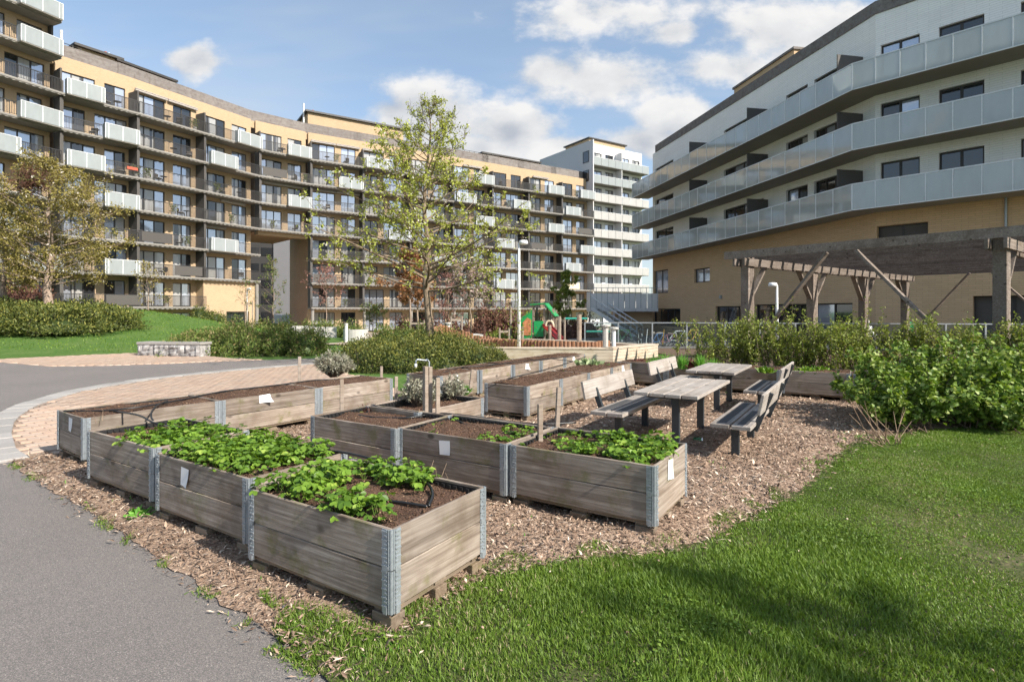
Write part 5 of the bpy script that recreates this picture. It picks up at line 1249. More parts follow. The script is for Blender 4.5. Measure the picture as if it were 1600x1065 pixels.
# white end block
we = apt('white_apartment_block', 'white apartment block at the end of the tan one, taller, with perforated balconies')
Q0 = Vector(EDGE[11]); rails = rail_mesh(.02, BW - .02, 'rail_light')
for j in range(2):
    P0 = Q0 + dR * 6.46 * j; P1 = P0 + dR * 6.46; a = frame_rot(P0, P1); rt = (0, 0, a)
    bay(we, P0, P1, range(0, 9), 'A', False, (), top=8, mat='white_render', rails=False, fins=False)
    core(we, P0, P1, GZ, zk(8) + 3.6, 2.03, 15, 'grey_side')
    for k in range(0, 9):
        l = (P0.x, P0.y, zk(k))
        ob('fin', MB().box(-.06, .06, .1, 1.7, 0, 2.78).mesh('fin', M['white_render']), we, l, rt)
        for m_ in range(4):
            ob('balcony_panel', MB().box(m_ * BW / 4 + .03, (m_ + 1) * BW / 4 - .03, -.05, -.02, -.2, 1.08).mesh('balcony_panel', M['perforated' if k < 7 else 'frosted_white']), we, l, rt)
        ob('handrail', MB().box(0, BW, -.07, 0, 1.09, 1.14).mesh('handrail', M['white_metal']), we, l, rt)
    gl = (P0.x, P0.y, GZ); ob('wall', WALLS[('A', 2.78, 'white_render')], we, gl, rt, (1, 1, (zk(0) - .22 - GZ) / 2.78))
a = math.atan2(dR.y, dR.x)
sw = ob('side_wall', uvbox(MB().box(-.2, 0, .0, 15, zk(6), zk(8) + 3.9).box(0, 12.9, 1.66, 2.1, zk(8) + 3.6, zk(8) + 3.9).mesh('side_wall', M['grey_side'])), we, (Q0.x, Q0.y, 0), (0, 0, a))
for z in (zk(8) + .4, zk(7) + .2):
    o_ = ob('window', window_mesh(1.5, 1.9, 1), we, (Q0.x - .28 * math.cos(a) - 1.0 * math.sin(a) - 1.5 * math.sin(a), Q0.y - .28 * math.sin(a) + 1.0 * math.cos(a) + 1.5 * math.cos(a), z), (0, 0, a - R(90))); ob('pane', pane_mesh(1.5, 1.9, 'pane_dark'), o_)
ph_ = ob('penthouse', uvbox(MB().box(2.0, 10.5, 3.5, 10, zk(8) + 3.6, zk(8) + 5.3).mesh('penthouse', M['tan_brick'])), we, (Q0.x, Q0.y, 0), (0, 0, a)); MB().box(1.7, 10.8, 3.2, 10.3, zk(8) + 5.3, zk(8) + 5.5).build('roof_cap', M['window_frame'], ph_)

# things seen through the passage
ft = empty('grey_tower', (-43.9, 105, -1.3), R(22), 'grey tower with dark glass seen through the passage', 'building')
MB().box(-1.0, 6, 0, 12, 0, 19).build('wall', M['grey_tower'], ft); MB().box(-22, -1.02, .3, 12, 0, 19).build('dark_front', M['rail_dark'], ft)
for k in range(6):
    for j in range(9): MB().box(-21.5 + j * 2.3, -19.6 + j * 2.3, .2, .3, k * 3 + 1.2, k * 3 + 2.7).build('window', M['pane_dark'], ft)

# ---------------------------------------------------------------- right-hand building
rbld = apt('balcony_building', 'near building with white upper brick, tan lower brick and three long frosted glass balconies')
FL = Vector((11.8, 54.5)); CC = Vector((17.0, 27.8)); d1 = (CC - FL).normalized(); n1 = Vector((-d1.y, d1.x)); d2 = Vector((.659, -.752)).normalized(); n2 = Vector((-d2.y, d2.x)); SB = 1.8
def isect(p, d, q, e):
    t = ((q - p).x * e.y - (q - p).y * e.x) / (d.x * e.y - d.y * e.x); return p + d * t
WC = isect(FL + n1 * SB, d1, CC + n2 * SB, d2); W1 = FL + n1 * SB + d1 * .7; L1 = (WC - W1).length; L2 = 13.0
ang1, ang2 = math.atan2(d1.y, d1.x), math.atan2(d2.y, d2.x)
def s_at(u, P, d): k = (u - 800) / F; return (k * P.y - P.x) / (d.x - k * d.y)
def z_at(v, P, d, s): return H + (V0 - v) / F * (P + d * s).y
def holed(w, z0, z1, holes, depth, mats, name='wall'):
    """wall sheet with real openings and reveals; holes: x0, x1, z0, z1"""
    xs_ = sorted({0, w, *[h[0] for h in holes], *[h[1] for h in holes]}); zs_ = sorted({z0, z1, *[h[2] for h in holes], *[h[3] for h in holes]}); mb = MB()
    xs_ = [x for x in xs_ if 0 <= x <= w]; zs_ = [z for z in zs_ if z0 <= z <= z1]
    for xa, xb in zip(xs_[:-1], xs_[1:]):
        for za, zb in zip(zs_[:-1], zs_[1:]):
            cx, cz = (xa + xb) / 2, (za + zb) / 2
            if not any(h[0] < cx < h[1] and h[2] < cz < h[3] for h in holes): mb.add([(xa, 0, za), (xb, 0, za), (xb, 0, zb), (xa, 0, zb)], [(0, 1, 2, 3)])
    for (a, b, c, d) in holes:
        b = min(b, w); a = max(a, 0); c = max(c, z0); d = min(d, z1); q = depth
        mb.add([(a, 0, c), (a, q, c), (a, q, d), (a, 0, d)], [(0, 1, 2, 3)]); mb.add([(b, 0, c), (b, 0, d), (b, q, d), (b, q, c)], [(0, 1, 2, 3)])
        mb.add([(a, 0, d), (a, q, d), (b, q, d), (b, 0, d)], [(0, 1, 2, 3)]); mb.add([(a, 0, c), (b, 0, c), (b, q, c), (a, q, c)], [(0, 1, 2, 3)])
    me = mb.mesh(name, M[mats]); return uvbox(me)
ZS = [H + 5.02 + 3 * k for k in range(3)]; SLT = .25; ZTOP = H + 15.2
def rwin(P, d, ang, h, n, mat=None, y=.16):
    x0, x1, z0, z1 = h; o = P + d * x0 + Vector((-d.y, d.x)) * y; w_ = x1 - x0
    f_ = ob('window', window_mesh(w_, z1 - z0, n, .075), rbld, (o.x, o.y, z0), (0, 0, ang))
    for k in range(n): ob('pane', pane_mesh(w_ / n, z1 - z0, mat or rb.choices(PM, (3, 5, 1))[0]), f_, (k * w_ / n, 0, 0))
up1, up2 = [], []
for k in range(3):
    zt = ZS[k] + SLT + .04
    for (ua, ub, n) in [(1024, 1052, 2), (1079, 1098, 1), (1131, 1175, 3), (1182, 1193, 1), (1228, 1262, 2), (1272, 1335, 4)]:
        up1.append((s_at(ua, W1, d1), s_at(ub, W1, d1), zt, zt + 2.28, n))
    for (ua, ub, n) in [(1376, 1437, 2), (1467, 1538, 2), (1595, 1700, 2)]: up2.append((s_at(ua, WC, d2), s_at(ub, WC, d2), zt, zt + 2.22, n))
ob('wall', holed(L1, ZS[0] + .02, ZTOP, [h[:4] for h in up1], .3, 'white_brick'), rbld, (W1.x, W1.y, 0), (0, 0, ang1))
ob('wall', holed(L2, ZS[0] + .02, ZTOP, [h[:4] for h in up2], .3, 'white_brick'), rbld, (WC.x, WC.y, 0), (0, 0, ang2))
for h in up1: rwin(W1, d1, ang1, h[:4], h[4])
for h in up2: rwin(WC, d2, ang2, h[:4], h[4])
def lw(P, d, ua, ub, va, vb): a_, b_ = s_at(ua, P, d), s_at(ub, P, d); m_ = (a_ + b_) / 2; return (a_, b_, z_at(vb, P, d, m_), z_at(va, P, d, m_))
lo1 = [(lw(W1, d1, 1022, 1044, 422, 458), 2), (lw(W1, d1, 1085, 1109, 419, 441), 2), ((s_at(1021, W1, d1), s_at(1063, W1, d1), .2, z_at(482, W1, d1, 4)), 4),
       ((s_at(1118, W1, d1), s_at(1170, W1, d1), .2, z_at(478, W1, d1, 14)), 3), ((s_at(1180, W1, d1), s_at(1332, W1, d1), .2, z_at(474, W1, d1, 22)), 6)]
lo2 = [(lw(WC, d2, 1370, 1450, 350, 376), 2), ((s_at(1520, WC, d2), 11.0, .2, z_at(462, WC, d2, 4.5)), 5)]
ob('wall', holed(L1, -.4, ZS[0] + .015, [h for h, n in lo1], .3, 'tan_brick_block'), rbld, (W1.x, W1.y, 0), (0, 0, ang1))
ob('wall', holed(L2, -.4, ZS[0] + .015, [h for h, n in lo2], .45, 'tan_brick_block'), rbld, (WC.x, WC.y, 0), (0, 0, ang2))
for h, n in lo1: rwin(W1, d1, ang1, h, n, 'pane_blue' if h[2] > 1 else None)
for h, n in lo2: rwin(WC, d2, ang2, h, n, 'pane_dark', .3)
# body behind the facade, end wall, roof edge
bd = [W1 + n1 * .32 + d1 * .02, WC + (n1 + n2) * .17, WC + d2 * L2 + n2 * .32, WC + d2 * L2 + n2 * 14, WC + n1 * 14 + n2 * 4, W1 + n1 * 16 + d1 * .02]
MB().prism([tuple(p) for p in bd], -.4, ZTOP - .02).build('core', M['fin_grey'], rbld)
ob('end_wall', uvbox(MB().box(-.02, .0, 0, 16, ZS[0], ZTOP).mesh('end_wall', M['white_brick'])), rbld, (W1.x, W1.y, 0), (0, 0, ang1)); ob('end_wall', uvbox(MB().box(-.02, .0, 0, 16, -.4, ZS[0]).mesh('end_wall', M['tan_brick_block'])), rbld, (W1.x, W1.y, 0), (0, 0, ang1))
cap = [W1 - n1 * .05 + d1 * .6, isect(W1 - n1 * .05, d1, WC - n2 * .05, d2), WC + d2 * L2 - n2 * .05, WC + d2 * L2 + n2 * 1.0, isect(W1 + n1, d1, WC + n2, d2), W1 + n1 + d1 * .6]
MB().prism([tuple(p) for p in cap], ZTOP + .005, ZTOP + .66).build('roof_edge', M['roof_boards'], rbld)
ra, rz_ = s_at(1124, W1, d1), s_at(1214, W1, d1); rp = W1 + d1 * ra + n1 * 1.25; rtop = H + (V0 - 140) / F * rp.y
ph2 = ob('penthouse', uvbox(MB().box(0, rz_ - ra, 0, 6, ZTOP - .1, rtop).mesh('penthouse', M['tan_brick_block'])), rbld, (rp.x, rp.y, 0), (0, 0, ang1)); MB().box(-.1, rz_ - ra + .1, -.1, 6.1, rtop, rtop + .16).build('roof_cap', M['roof_boards'], ph2)
LS1 = (CC - FL).length; R2 = 11.0; off = Vector((-.0, 0))
for k in range(3):
    z = ZS[k]; inn = .02
    fp = [FL, CC, CC + d2 * R2, CC + d2 * R2 + n2 * (SB - inn), isect(FL + n1 * (SB - inn), d1, CC + n2 * (SB - inn), d2), FL + n1 * (SB - inn)]
    bal = MB().prism([tuple(p) for p in fp], z, z + SLT).build('balcony', M['soffit'], rbld)
    n_ = 22; rl = MB(); z0, z1 = z - .02, z + 1.30
    def strip(P, d, L, n, a):
        for i in range(n + 1):
            q = P + d * (L * i / n); M_ = Matrix.Translation((q.x, q.y, 0)) @ Matrix.Rotation(a, 4, 'Z'); rl.box(-.022, .022, -.055, -.015, z0, z1 - .05, M=M_)
        M_ = Matrix.Translation((P.x, P.y, 0)) @ Matrix.Rotation(a, 4, 'Z'); rl.box(0, L, -.06, -.01, z1 - .05, z1, M=M_); rl.box(0, L, -.05, -.015, z0 - .02, z0 + .03, M=M_)
        me = MB().box(.03, L / n - .03, -.045, -.03, z0 + .035, z1 - .055).mesh('glass_panel', M['frosted_grey'])
        for i in range(n): q = P + d * (L * i / n); ob('glass_panel', me, bal, (q.x, q.y, 0), (0, 0, a))
    strip(FL, d1, LS1, n_, ang1); strip(CC, d2, R2, 11, ang2); strip(FL + n1 * 1.7, -n1, 1.7, 2, ang1 - R(90) + 0)
    rl.build('railing', M['rail_light'], bal)
    if k < 3:
        for (u, top_) in ((1105, 2.1), (1200, 2.1), (1348, 2.1)):
            s_ = s_at(u, W1, d1); q = W1 + d1 * min(s_, L1 - .6)
            ob('privacy_screen', MB().box(-.03, .03, -1.55, -.02, z + SLT, z + SLT + top_).mesh('privacy_screen', M['fin_grey']), rbld, (q.x, q.y, 0), (0, 0, ang1))
for (u, v) in ((1157, 467),):
    q = W1 + d1 * s_at(1127, W1, d1); ob('wall_lamp', MB().box(-.12, .12, -.12, -.0, 2.55, 2.8).mesh('wall_lamp', M['galvanised']), rbld, (q.x, q.y, 0), (0, 0, ang1))
q = WC + d2 * s_at(1572, WC, d2); ob('downpipe', MB().tube([(0, -.06, 0), (0, -.06, ZS[0])], .05, 8).mesh('downpipe', M['galvanised']), rbld, (q.x, q.y, 0), (0, 0, ang2))

# steel footbridge and stair by the far end of that building
br = empty('footbridge', (7.2, 52, zg(7.2, 52)), 0, 'galvanised footbridge and stair between the two buildings', 'footbridge'); fz = 1.85 - br.location.z
MB().box(0, 6.2, -1.0, 1.4, fz - .25, fz).build('deck', M['galvanised'], br)
for k in range(6): MB().box(k * 1.033 + .02, (k + 1) * 1.033 - .02, -1.04, -1.02, fz - .3, fz + 1.35).build('mesh_panel', M['perforated_steel'], br)
rl = MB().box(0, 6.2, -1.06, -1.0, fz + 1.85, fz + 1.9)
for k in range(13): rl.box(k * .51 - .02, k * .51 + .02, -1.05, -1.0, fz, fz + 1.85)
rl.build('railing', M['galvanised'], br)
MB().box(-.04, 0, -1.0, 1.4, fz - .3, fz + 1.5).build('mesh_panel', M['perforated_steel'], br)
n_ = 15; x1_, y1_ = 3.9, -3.6; run = Vector((x1_ - .4, y1_ + 1.0, -fz))
for k in range(n_):
    t = (k + .5) / n_; MB().cbox((0, 0, 0), (.45, 1.3, .04)).build('tread', M['galvanised'], br, (.4 + run.x * t, -1.0 + run.y * t, fz * (1 - t)), (0, 0, math.atan2(run.y, run.x)))
sd = Vector((-run.y, run.x, 0)).normalized() * .68
for s in (-1, 1):
    o_ = Vector((.4, -1.0, fz)) + sd * s; MB().bar(o_, o_ + run, .05, .30).build('stringer', M['rail_light'], br)
    hr = MB().bar(o_ + Vector((0, 0, 1.05)), o_ + run + Vector((0, 0, 1.05)), .08, .08).bar(o_ + Vector((0, 0, .6)), o_ + run + Vector((0, 0, .6)), .03, .03)
    for k in range(9): q = o_ + run * (k / 8); hr.bar(q, q + Vector((0, 0, 1.05)), .035, .035)
    hr.build('handrail', M['rail_light'], br)
MB().box(2.6, 6.0, .2, 3.0, -.2, fz - .26).build('under_wall', M['tan_brick_block'], br); uvbox(br.children[-1].data)
for x in (.2, 1.4): MB().box(x - .06, x + .06, .9, 1.02, -.2, fz - .25).build('pillar', M['galvanised'], br)
# ---------------------------------------------------------------- pergola
pA, pAD, pAB = Vector((6.45, 15.25)), Vector((.79, .613)).normalized(), Vector((.613, -.79)).normalized()
pg = empty('pergola', (pA.x, pA.y, 0), math.atan2(pAD.y, pAD.x), 'weathered grey timber pergola behind the shrubs', 'pergola')
# local x along the row of posts, local -y toward the camera side
PWid, PZ = 5.32, 3.06; W_ = M['pergola_wood']
for x in (0, 3.85, 7.86, 12.06):
    for y in (0, -PWid):
        for k in (-1, 0, 1): MB().box(-.05, .05, -.11, .11, 0, PZ + (.12 if k else -.02)).build('post', W_, pg, (x + k * .104, y, 0), bevel=.006)
for y in (0, -PWid):
    for s in (-1, 1): MB().box(-.45, 12.6, -.03, .03, 0, .20).build('beam', W_, pg, (0, y + s * .145, PZ - .22))
nj = 21
for k in range(nj):
    x = -.22 + 12.7 * k / (nj - 1); MB().box(-.03, .03, -PWid - .55, .55, 0, .21).build('joist', W_, pg, (x, 0, PZ))
for x in (0, 3.85, 7.86, 12.06):
    for y in (0, -PWid):
        for s in (-1, 1):
            if (x == 0 and s < 0) or (x > 12 and s > 0): continue
            MB().bar((x + s * .15, y, PZ - 1.05), (x + s * .95, y, PZ - .16), .06, .14, up=(0, 1, 0)).build('knee_brace', W_, pg)
for x in (0, 12.06):
    MB().bar((x - .19, -.1, .45), (x - .19, -PWid * .40, PZ - .02), .06, .17, up=(1, 0, 0)).build('brace', W_, pg)
    MB().bar((x - .19, -PWid + .2, .3), (x - .19, -PWid * .52, PZ - .02), .06, .17, up=(1, 0, 0)).build('brace', W_, pg)

# ---------------------------------------------------------------- mid-ground: fence, bikes, playground, lamps
def fence(P, Q, n, label, h=1.12):
    P, Q = Vector(P), Vector(Q); a = math.atan2((Q - P).y, (Q - P).x); L = (Q - P).length; r = empty('mesh_fence', (P.x, P.y, 0), a, label, 'fence')
    MB().box(0, L, -.025, .025, h - .05, h).build('top_rail', M['fence_steel'], r)
    for k in range(n + 1): MB().box(-.03, .03, -.03, .03, -.3, h).build('post', M['fence_steel'], r, (L * k / n, .0, 0))
    for k in range(n): MB().box(.04, L / n - .04, -.004, .004, .05, h - .06).build('mesh_panel', M['fence_mesh'], r, (L * k / n, 0, 0))
fence((3.3, 25.2), (9.2, 24.4), 4, 'steel mesh fence in front of the parked bicycles'); fence((9.3, 24.3), (20.5, 22.2), 8, 'steel mesh fence running behind the pergola')
def bike(name, loc, rz, paint, label, s=1.0, lie=0.0):
    r = empty(name, loc, rz, label, 'bicycle', 'bicycles behind the fence'); r.scale = (s, s, s); r.rotation_euler = (lie, 0, rz); rw = .33
    for x in (-.52, .52):
        w_ = MB(); ring = [(x + rw * math.cos(t), 0, rw + rw * math.sin(t)) for t in np.linspace(0, 2 * math.pi, 21)]; w_.tube(ring, .022, 5, cap=False); wo = w_.build('wheel', M['tyre'], r)
        sp = MB()
        for k in range(6): t = k * math.pi / 6; sp.tube([(x - rw * math.cos(t), 0, rw - rw * math.sin(t)), (x + rw * math.cos(t), 0, rw + rw * math.sin(t))], .004, 3)
        sp.build('spokes', M['galvanised'], wo)
    f = MB(); bb, st_, hd, rx, fx = (-.05, 0, .30), (-.17, 0, .78), (.36, 0, .80), (-.52, 0, .33), (.52, 0, .33)
    for p, q in ((bb, st_), (st_, hd), (bb, hd), (bb, rx), (st_, rx), (hd, fx)): f.tube([p, q], .02, 6)
    f.build('frame', M[paint], r); MB().tube([(-.30, 0, .87), (-.1, 0, .88)], [.06, .025], 6).build('saddle', M['black_plastic'], r)
    MB().tube([hd, (.33, 0, .98)], .015, 6).tube([(.30, -.28, 1.0), (.34, -.05, .99), (.34, .05, .99), (.30, .28, 1.0)], .014, 6).build('handlebar', M['black_plastic'], r)
    MB().tube([(-.05, -.09, .30), (-.05, .09, .30)], .06, 8).build('crank', M['galvanised'], r); return r
for (u, Y, rz, paint, lab, s) in [(972, 26.4, .3, 'paint_green', 'dark bicycle left of the fence corner', 1.0), (1000, 27.2, 1.2, 'black_plastic', 'black bicycle seen end-on by the fence corner', 1.0), (1030, 26.2, .5, 'paint_blue', 'small blue bicycle behind the fence', .8),
                                  (1046, 26.0, -.4, 'paint_pink', 'small pink bicycle low behind the fence', .75), (1060, 26.8, .2, 'paint_white', 'white bicycle in the middle of the row', .95), (1082, 26.3, .6, 'paint_yellow', 'yellow and red bicycle by the shrubs', 1.0), (1095, 26.9, -.3, 'black_plastic', 'dark bicycle half hidden by the shrubs', 1.05)]:
    X = (u - 800) / F * Y; bike('bicycle', (X, Y, zg(X, Y) - .02), rz, paint, lab, s)
for (u, Y, lab) in ((1000, 25.7, 'kick scooter with white stem left of the fence post'), (1026, 25.6, 'yellow kick scooter leaning at the fence')):
    X = (u - 800) / F * Y; r = empty('kick_scooter', (X, Y, zg(X, Y)), .4, lab, 'scooter')
    MB().box(-.35, .3, -.06, .06, .09, .12).build('deck', M['black_plastic'], r); MB().tube([(.33, 0, .10), (.42, 0, .85)], .02, 6).build('stem', M['paint_white' if u == 1000 else 'paint_yellow'], r); MB().tube([(.42, -.2, .85), (.42, .2, .85)], .017, 6).build('handlebar', M['tyre'], r)
    for x in (-.33, .36): MB().tube([(x, -.015, .07), (x, .015, .07)], .07, 10).build('wheel', M['tyre'], r)

# sandbox frame of pale timber, sand, log palisade
sb = empty('sandbox_frame', (0, 0, 0), 0, 'pale timber sandbox edge stepping round the playground sand', 'sandbox')
def wallrun(P, Q, h, t=.5):
    P, Q = Vector(P), Vector(Q); a = math.atan2((Q - P).y, (Q - P).x); L = (Q - P).length; k = int(h / .11)
    for i in range(k): MB().box(0, L, 0, .05, i * .11, (i + 1) * .11 - .008).build('board', M['pale_timber'], sb, (P.x, P.y, -.05), (0, 0, a), bevel=.004)
    for i in range(4): MB().box(-.02, L + .02, i * t / 4 - .02, (i + 1) * t / 4 - .03, k * .11, k * .11 + .04).build('top_board', M['pale_timber'], sb, (P.x, P.y, -.05), (0, 0, a), bevel=.004)
S1, S2, S3 = (-1.6, 18.2), (3.25, 17.9), (5.3, 20.2)
wallrun(S1, S2, .44); wallrun(S2, S3, .44); wallrun((3.0, 24.0), (5.3, 21.2), .40, .4); wallrun((.5, 26.0), (3.0, 24.0), .38, .4)
sheet('play_sand', [(-3.5, 18.6), (3.2, 18.3), (5.0, 20.4), (5.2, 21.3), (3, 24.2), (1, 27.5), (-5, 26)], 'sand', .05, .8)
pal = empty('log_palisade', (0, 0, 0), 0, 'curved palisade of short brown logs round the play sand', 'palisade'); lg = MB().tube([(0, 0, -.1), (0, 0, .97), (0, 0, 1.0)], [.075, .075, .06], 8).mesh('log', M['log_wood'], smooth=False)
def logs(pts, hts, sp=.155):
    pts = spline([Vector((*p, 0)) for p in pts], 10); acc = 0; last = pts[0]; s = 0; out = []
    for a_, b_ in zip(pts[:-1], pts[1:]):
        L = (b_ - a_).length; d = acc
        while d < L: out.append(a_.lerp(b_, d / L)); d += sp
        acc = d - L
    for i, p in enumerate(out):
        h = np.interp(i / max(len(out) - 1, 1), np.linspace(0, 1, len(hts)), hts) * random.uniform(.94, 1.04); ob('log', lg, pal, (p.x, p.y, zg(p.x, p.y) + .02), (random.uniform(-.03, .03), random.uniform(-.03, .03), random.uniform(0, 6)), (1, 1, h))
logs([(3.9, 22.6), (3.3, 21.9), (1.8, 21.8), (.4, 22.6), (-1.0, 23.6), (-2.6, 24.2)], [.40, .42, .44, .44, .42, .4])
logs([(-3.3, 25.0), (-2.4, 25.9), (-1.2, 26.4), (0, 26.8), (1.2, 26.9)], [.8, .55, .75, .5, .45, .32, .3, .3])
logs([(-3.6, 24.4), (-3.1, 25.2), (-2.6, 25.6)], [.9, 1.05, .8])

# playhouse with slide
Yp = 29.0; hx = lambda u: (u - 800) / F * Yp
phs = empty('playhouse', (hx(845), Yp, zg(hx(845), Yp)), R(-12), 'green playhouse with sloping roof, cream arch and dark red slide', 'playhouse'); gz_ = -phs.location.z
def pz(v): return zat(v, Yp) + gz_
for x, t in ((-.78, 508), (-.22, 476), (.28, 480), (.78, 478), (-.22, 480), (.28, 486)): pass
for (x, y, v) in ((-.30, -.5, 478), (.26, -.5, 482), (.72, -.5, 482), (-.30, .6, 480), (.26, .6, 480), (.72, .6, 484)): MB().box(-.05, .05, -.05, .05, 0, pz(v)).build('post', M['stake_wood'], phs, (x, y, 0))
MB().box(-.26, .22, -.58, -.54, pz(525), pz(501)).build('wall_panel', M['green_paint'], phs); MB().box(-.3, .8, -.5, .6, .62, .70).build('floor', M['stake_wood'], phs)
MB().prism([(-1.0, 0), (-.32, 0), (-.32, 1.55), (-.45, 1.35), (-.95, .95)], -.02, .02).build('side_panel', M['green_paint'], phs, (0, -.52, .35), (R(90), 0, 0))
MB().prism([(-.88, .15), (-.42, .15), (-.42, .95), (-.62, 1.05), (-.84, .8)], -.022, .022).build('picture_panel', M['orange_print'], phs, (0, -.55, .35), (R(90), 0, 0))
MB().bar((-.45, 0, pz(476)), (.35, 0, pz(474)), 1.4, .05).build('roof', M['green_paint'], phs); MB().bar((.30, 0, pz(474)), (.85, 0, pz(494)), 1.4, .05).build('roof', M['green_paint'], phs); MB().bar((-.95, 0, pz(498)), (-.42, 0, pz(486)), 1.2, .05).build('roof', M['green_paint'], phs)
arch = [(.34 + .2 + .2 * math.cos(t), -.56, pz(508) + .25 * math.sin(t)) for t in np.linspace(math.pi, 0, 9)]; MB().tube([(.34, -.56, pz(522))] + arch + [(.74, -.56, pz(522))], .05, 6).build('arch', M['cream_paint'], phs)
sl = spline([(.40, -.7, .95), (.75, -1.1, .70), (1.2, -1.5, .28), (1.55, -1.8, .16), (1.8, -2.0, .14)], 5); ms = MB()
for o_, rr in (((-.2, .13, .1), .05), ((.2, -.13, .1), .05)): ms.tube([p + Vector(o_) for p in sl], rr, 6)
for a_, b_ in zip(sl[:-1], sl[1:]): ms.bar(a_, b_, .46, .04)
ms.build('slide', M['red_slide'], phs)
fr = empty('climbing_frame', (hx(905), Yp - 2, 0), 0, 'teal climbing bars between wooden posts right of the playhouse', 'climbing frame')
for z, xa, xb in ((.62, .1, 1.25), (1.25, -.95, .15)): MB().tube([(xa, 0, z), (xb, 0, z)], .05, 8).build('bar', M['teal_paint'], fr)
for x in (-.95, 1.25): MB().tube([(x, 0, -.2), (x, 0, 1.3 if x < 0 else .7)], .05, 8).build('post', M['stake_wood'], fr)
def post(name, u, Y, vt, w, mat, label, cat, cap=None, zb=-.3, group=None):
    X = (u - 800) / F * Y; z0 = zg(X, Y); r = empty(name, (X, Y, z0), random.uniform(0, 1), label, cat, group); h = zat(vt, Y) - z0
    MB().tube([(0, 0, zb), (0, 0, h)], w, 8).build('post', M[mat], r, smooth=False)
    if cap: MB().lathe([(w * .9, h - .02), (cap, h), (cap, h + .05), (cap * .8, h + .07)], 12).build('cap', M['concrete'], r)
    return r
post('wooden_post', 905, 23.5, 491, .10, 'stake_wood', 'tall square wooden post right of the slide', 'post', group='wooden play posts'); post('wooden_post', 859, 27, 508, .08, 'stake_wood', 'wooden post in front of the slide', 'post', group='wooden play posts'); post('wooden_post', 874, 26.4, 494, .09, 'stake_wood', 'wooden post just right of the slide', 'post', group='wooden play posts'); post('wooden_post', 816, 27.5, 510, .08, 'stake_wood', 'pale post left of the playhouse', 'post', group='wooden play posts'); post('wooden_post', 798, 30, 480, .06, 'stake_wood', 'thin tall post left of the lamp post', 'post', group='wooden play posts')
post('bollard_light', 946, 19.8, 510, .10, 'concrete', 'grey bollard light at the sandbox corner', 'bollard light', .17, group='bollard lights'); post('bollard_light', 959, 19.0, 514, .075, 'white_metal', 'white bollard light next to the grey one', 'bollard light', .16, group='bollard lights')
post('bollard_light', 700, 27, 506, .09, 'white_metal', 'white bollard light left of the log palisade', 'bollard light', .15, group='bollard lights'); post('bollard_light', 541, 30, 507, .08, 'white_metal', 'white bollard by the round concrete planter', 'bollard light', .1, group='bollard lights'); post('bollard_light', 597, 33, 512, .09, 'white_metal', 'small white bollard before the ground-floor windows', 'bollard light', .1, group='bollard lights')
def lamp(u, Y, vt, label, armd=1):
    X = (u - 800) / F * Y; z0 = zg(X, Y); h = zat(vt, Y) - z0; r = empty('street_lamp', (X, Y, z0), 0, label, 'street lamp', 'street lamps')
    MB().tube([(0, 0, -.2), (0, 0, h * .55), (0, 0, h)], [.07, .055, .04], 8).build('pole', M['white_metal'], r, smooth=True)
    MB().tube([(0, 0, h - .02), (armd * .12, 0, h + .05), (armd * .30, 0, h + .06)], [.04, .05, .06], 8).build('arm', M['white_metal'], r, smooth=True)
    MB().lathe([(.05, .10), (.14, .08), (.17, 0), (.16, -.05), (.10, -.07)], 14, (armd * .16, 0, h + .02)).build('head', M['white_metal'], r, smooth=True)
lamp(811, 20.5, 380, 'tall white street lamp rising behind the far bed row'); lamp(1214, 21.5, 446, 'white street lamp seen through the pergola', -1); lamp(386, 46, 452, 'slim lamp before the passage')
# climbing plant on the foot of the lamp
g = np.random.default_rng(77); n = 260; X = (811 - 800) / F * 20.5; P = np.column_stack([X + g.normal(size=n) * .35, 20.3 + g.normal(size=n) * .2, g.uniform(.3, 2.2, n)])
tag(leaf_obj('young_shrub', join(scatter(P, rdir(n, g), rdir(n, g) + [0, 0, .6], .09, .05, 'diamond', g.random(n))), 'shrub_leaf'), 'thin young leaves around the foot of the tall lamp', 'plant')

# rough stone block, round planter, concrete blocks
p0, p1 = at(215, 556), at(313, 558); L = (p1 - p0).length; sbk = empty('stone_bench', (p0.x, p0.y, 0), math.atan2((p1 - p0).y, (p1 - p0).x), 'rough split granite block bench with flat top before the hedge', 'stone bench')
mb = MB()
for k in range(4):
    x0, x1 = L * k / 4, L * (k + 1) / 4 - .015; n_ = 6; V = []; g = random.Random(k)
    for j in range(n_ + 1):
        for i in range(n_ + 1): V.append((x0 + (x1 - x0) * i / n_, -g.uniform(0, .07) * (0 < i < n_ and 0 < j < n_), .44 * j / n_))
    blk_ = MB().add(V, [(j * (n_ + 1) + i, j * (n_ + 1) + i + 1, (j + 1) * (n_ + 1) + i + 1, (j + 1) * (n_ + 1) + i) for j in range(n_) for i in range(n_)])
    blk_.box(x0, x1, .002, .55, 0, .44); blk_.build('stone', M['rough_stone'], sbk)
MB().box(-.03, L + .03, -.03, .58, .442, .53).build('cap_stone', M['kerb_granite'], sbk, bevel=.01)
def roundp(u, Y, rad, h, label):
    X = (u - 800) / F * Y; r = empty('round_planter', (X, Y, zg(X, Y)), 0, label, 'planter'); MB().lathe([(rad, -.1), (rad, h), (rad - .12, h), (rad - .12, h - .15), (0.01, h - .15)], 24).build('tub', M['concrete'], r)
    n = 120; g = np.random.default_rng(4); P = np.column_stack([g.normal(size=(n, 2)) * rad * .3, np.full(n, h - .15)]); leaf_obj('plants', scatter(P, rdir(n, g) * .5 + [0, 0, 1], rdir(n, g), .3, .06, 'diamond', g.random(n)), 'hedge_leaf', r)
roundp(556, 33, .72, .65, 'round concrete planter before the entrance')
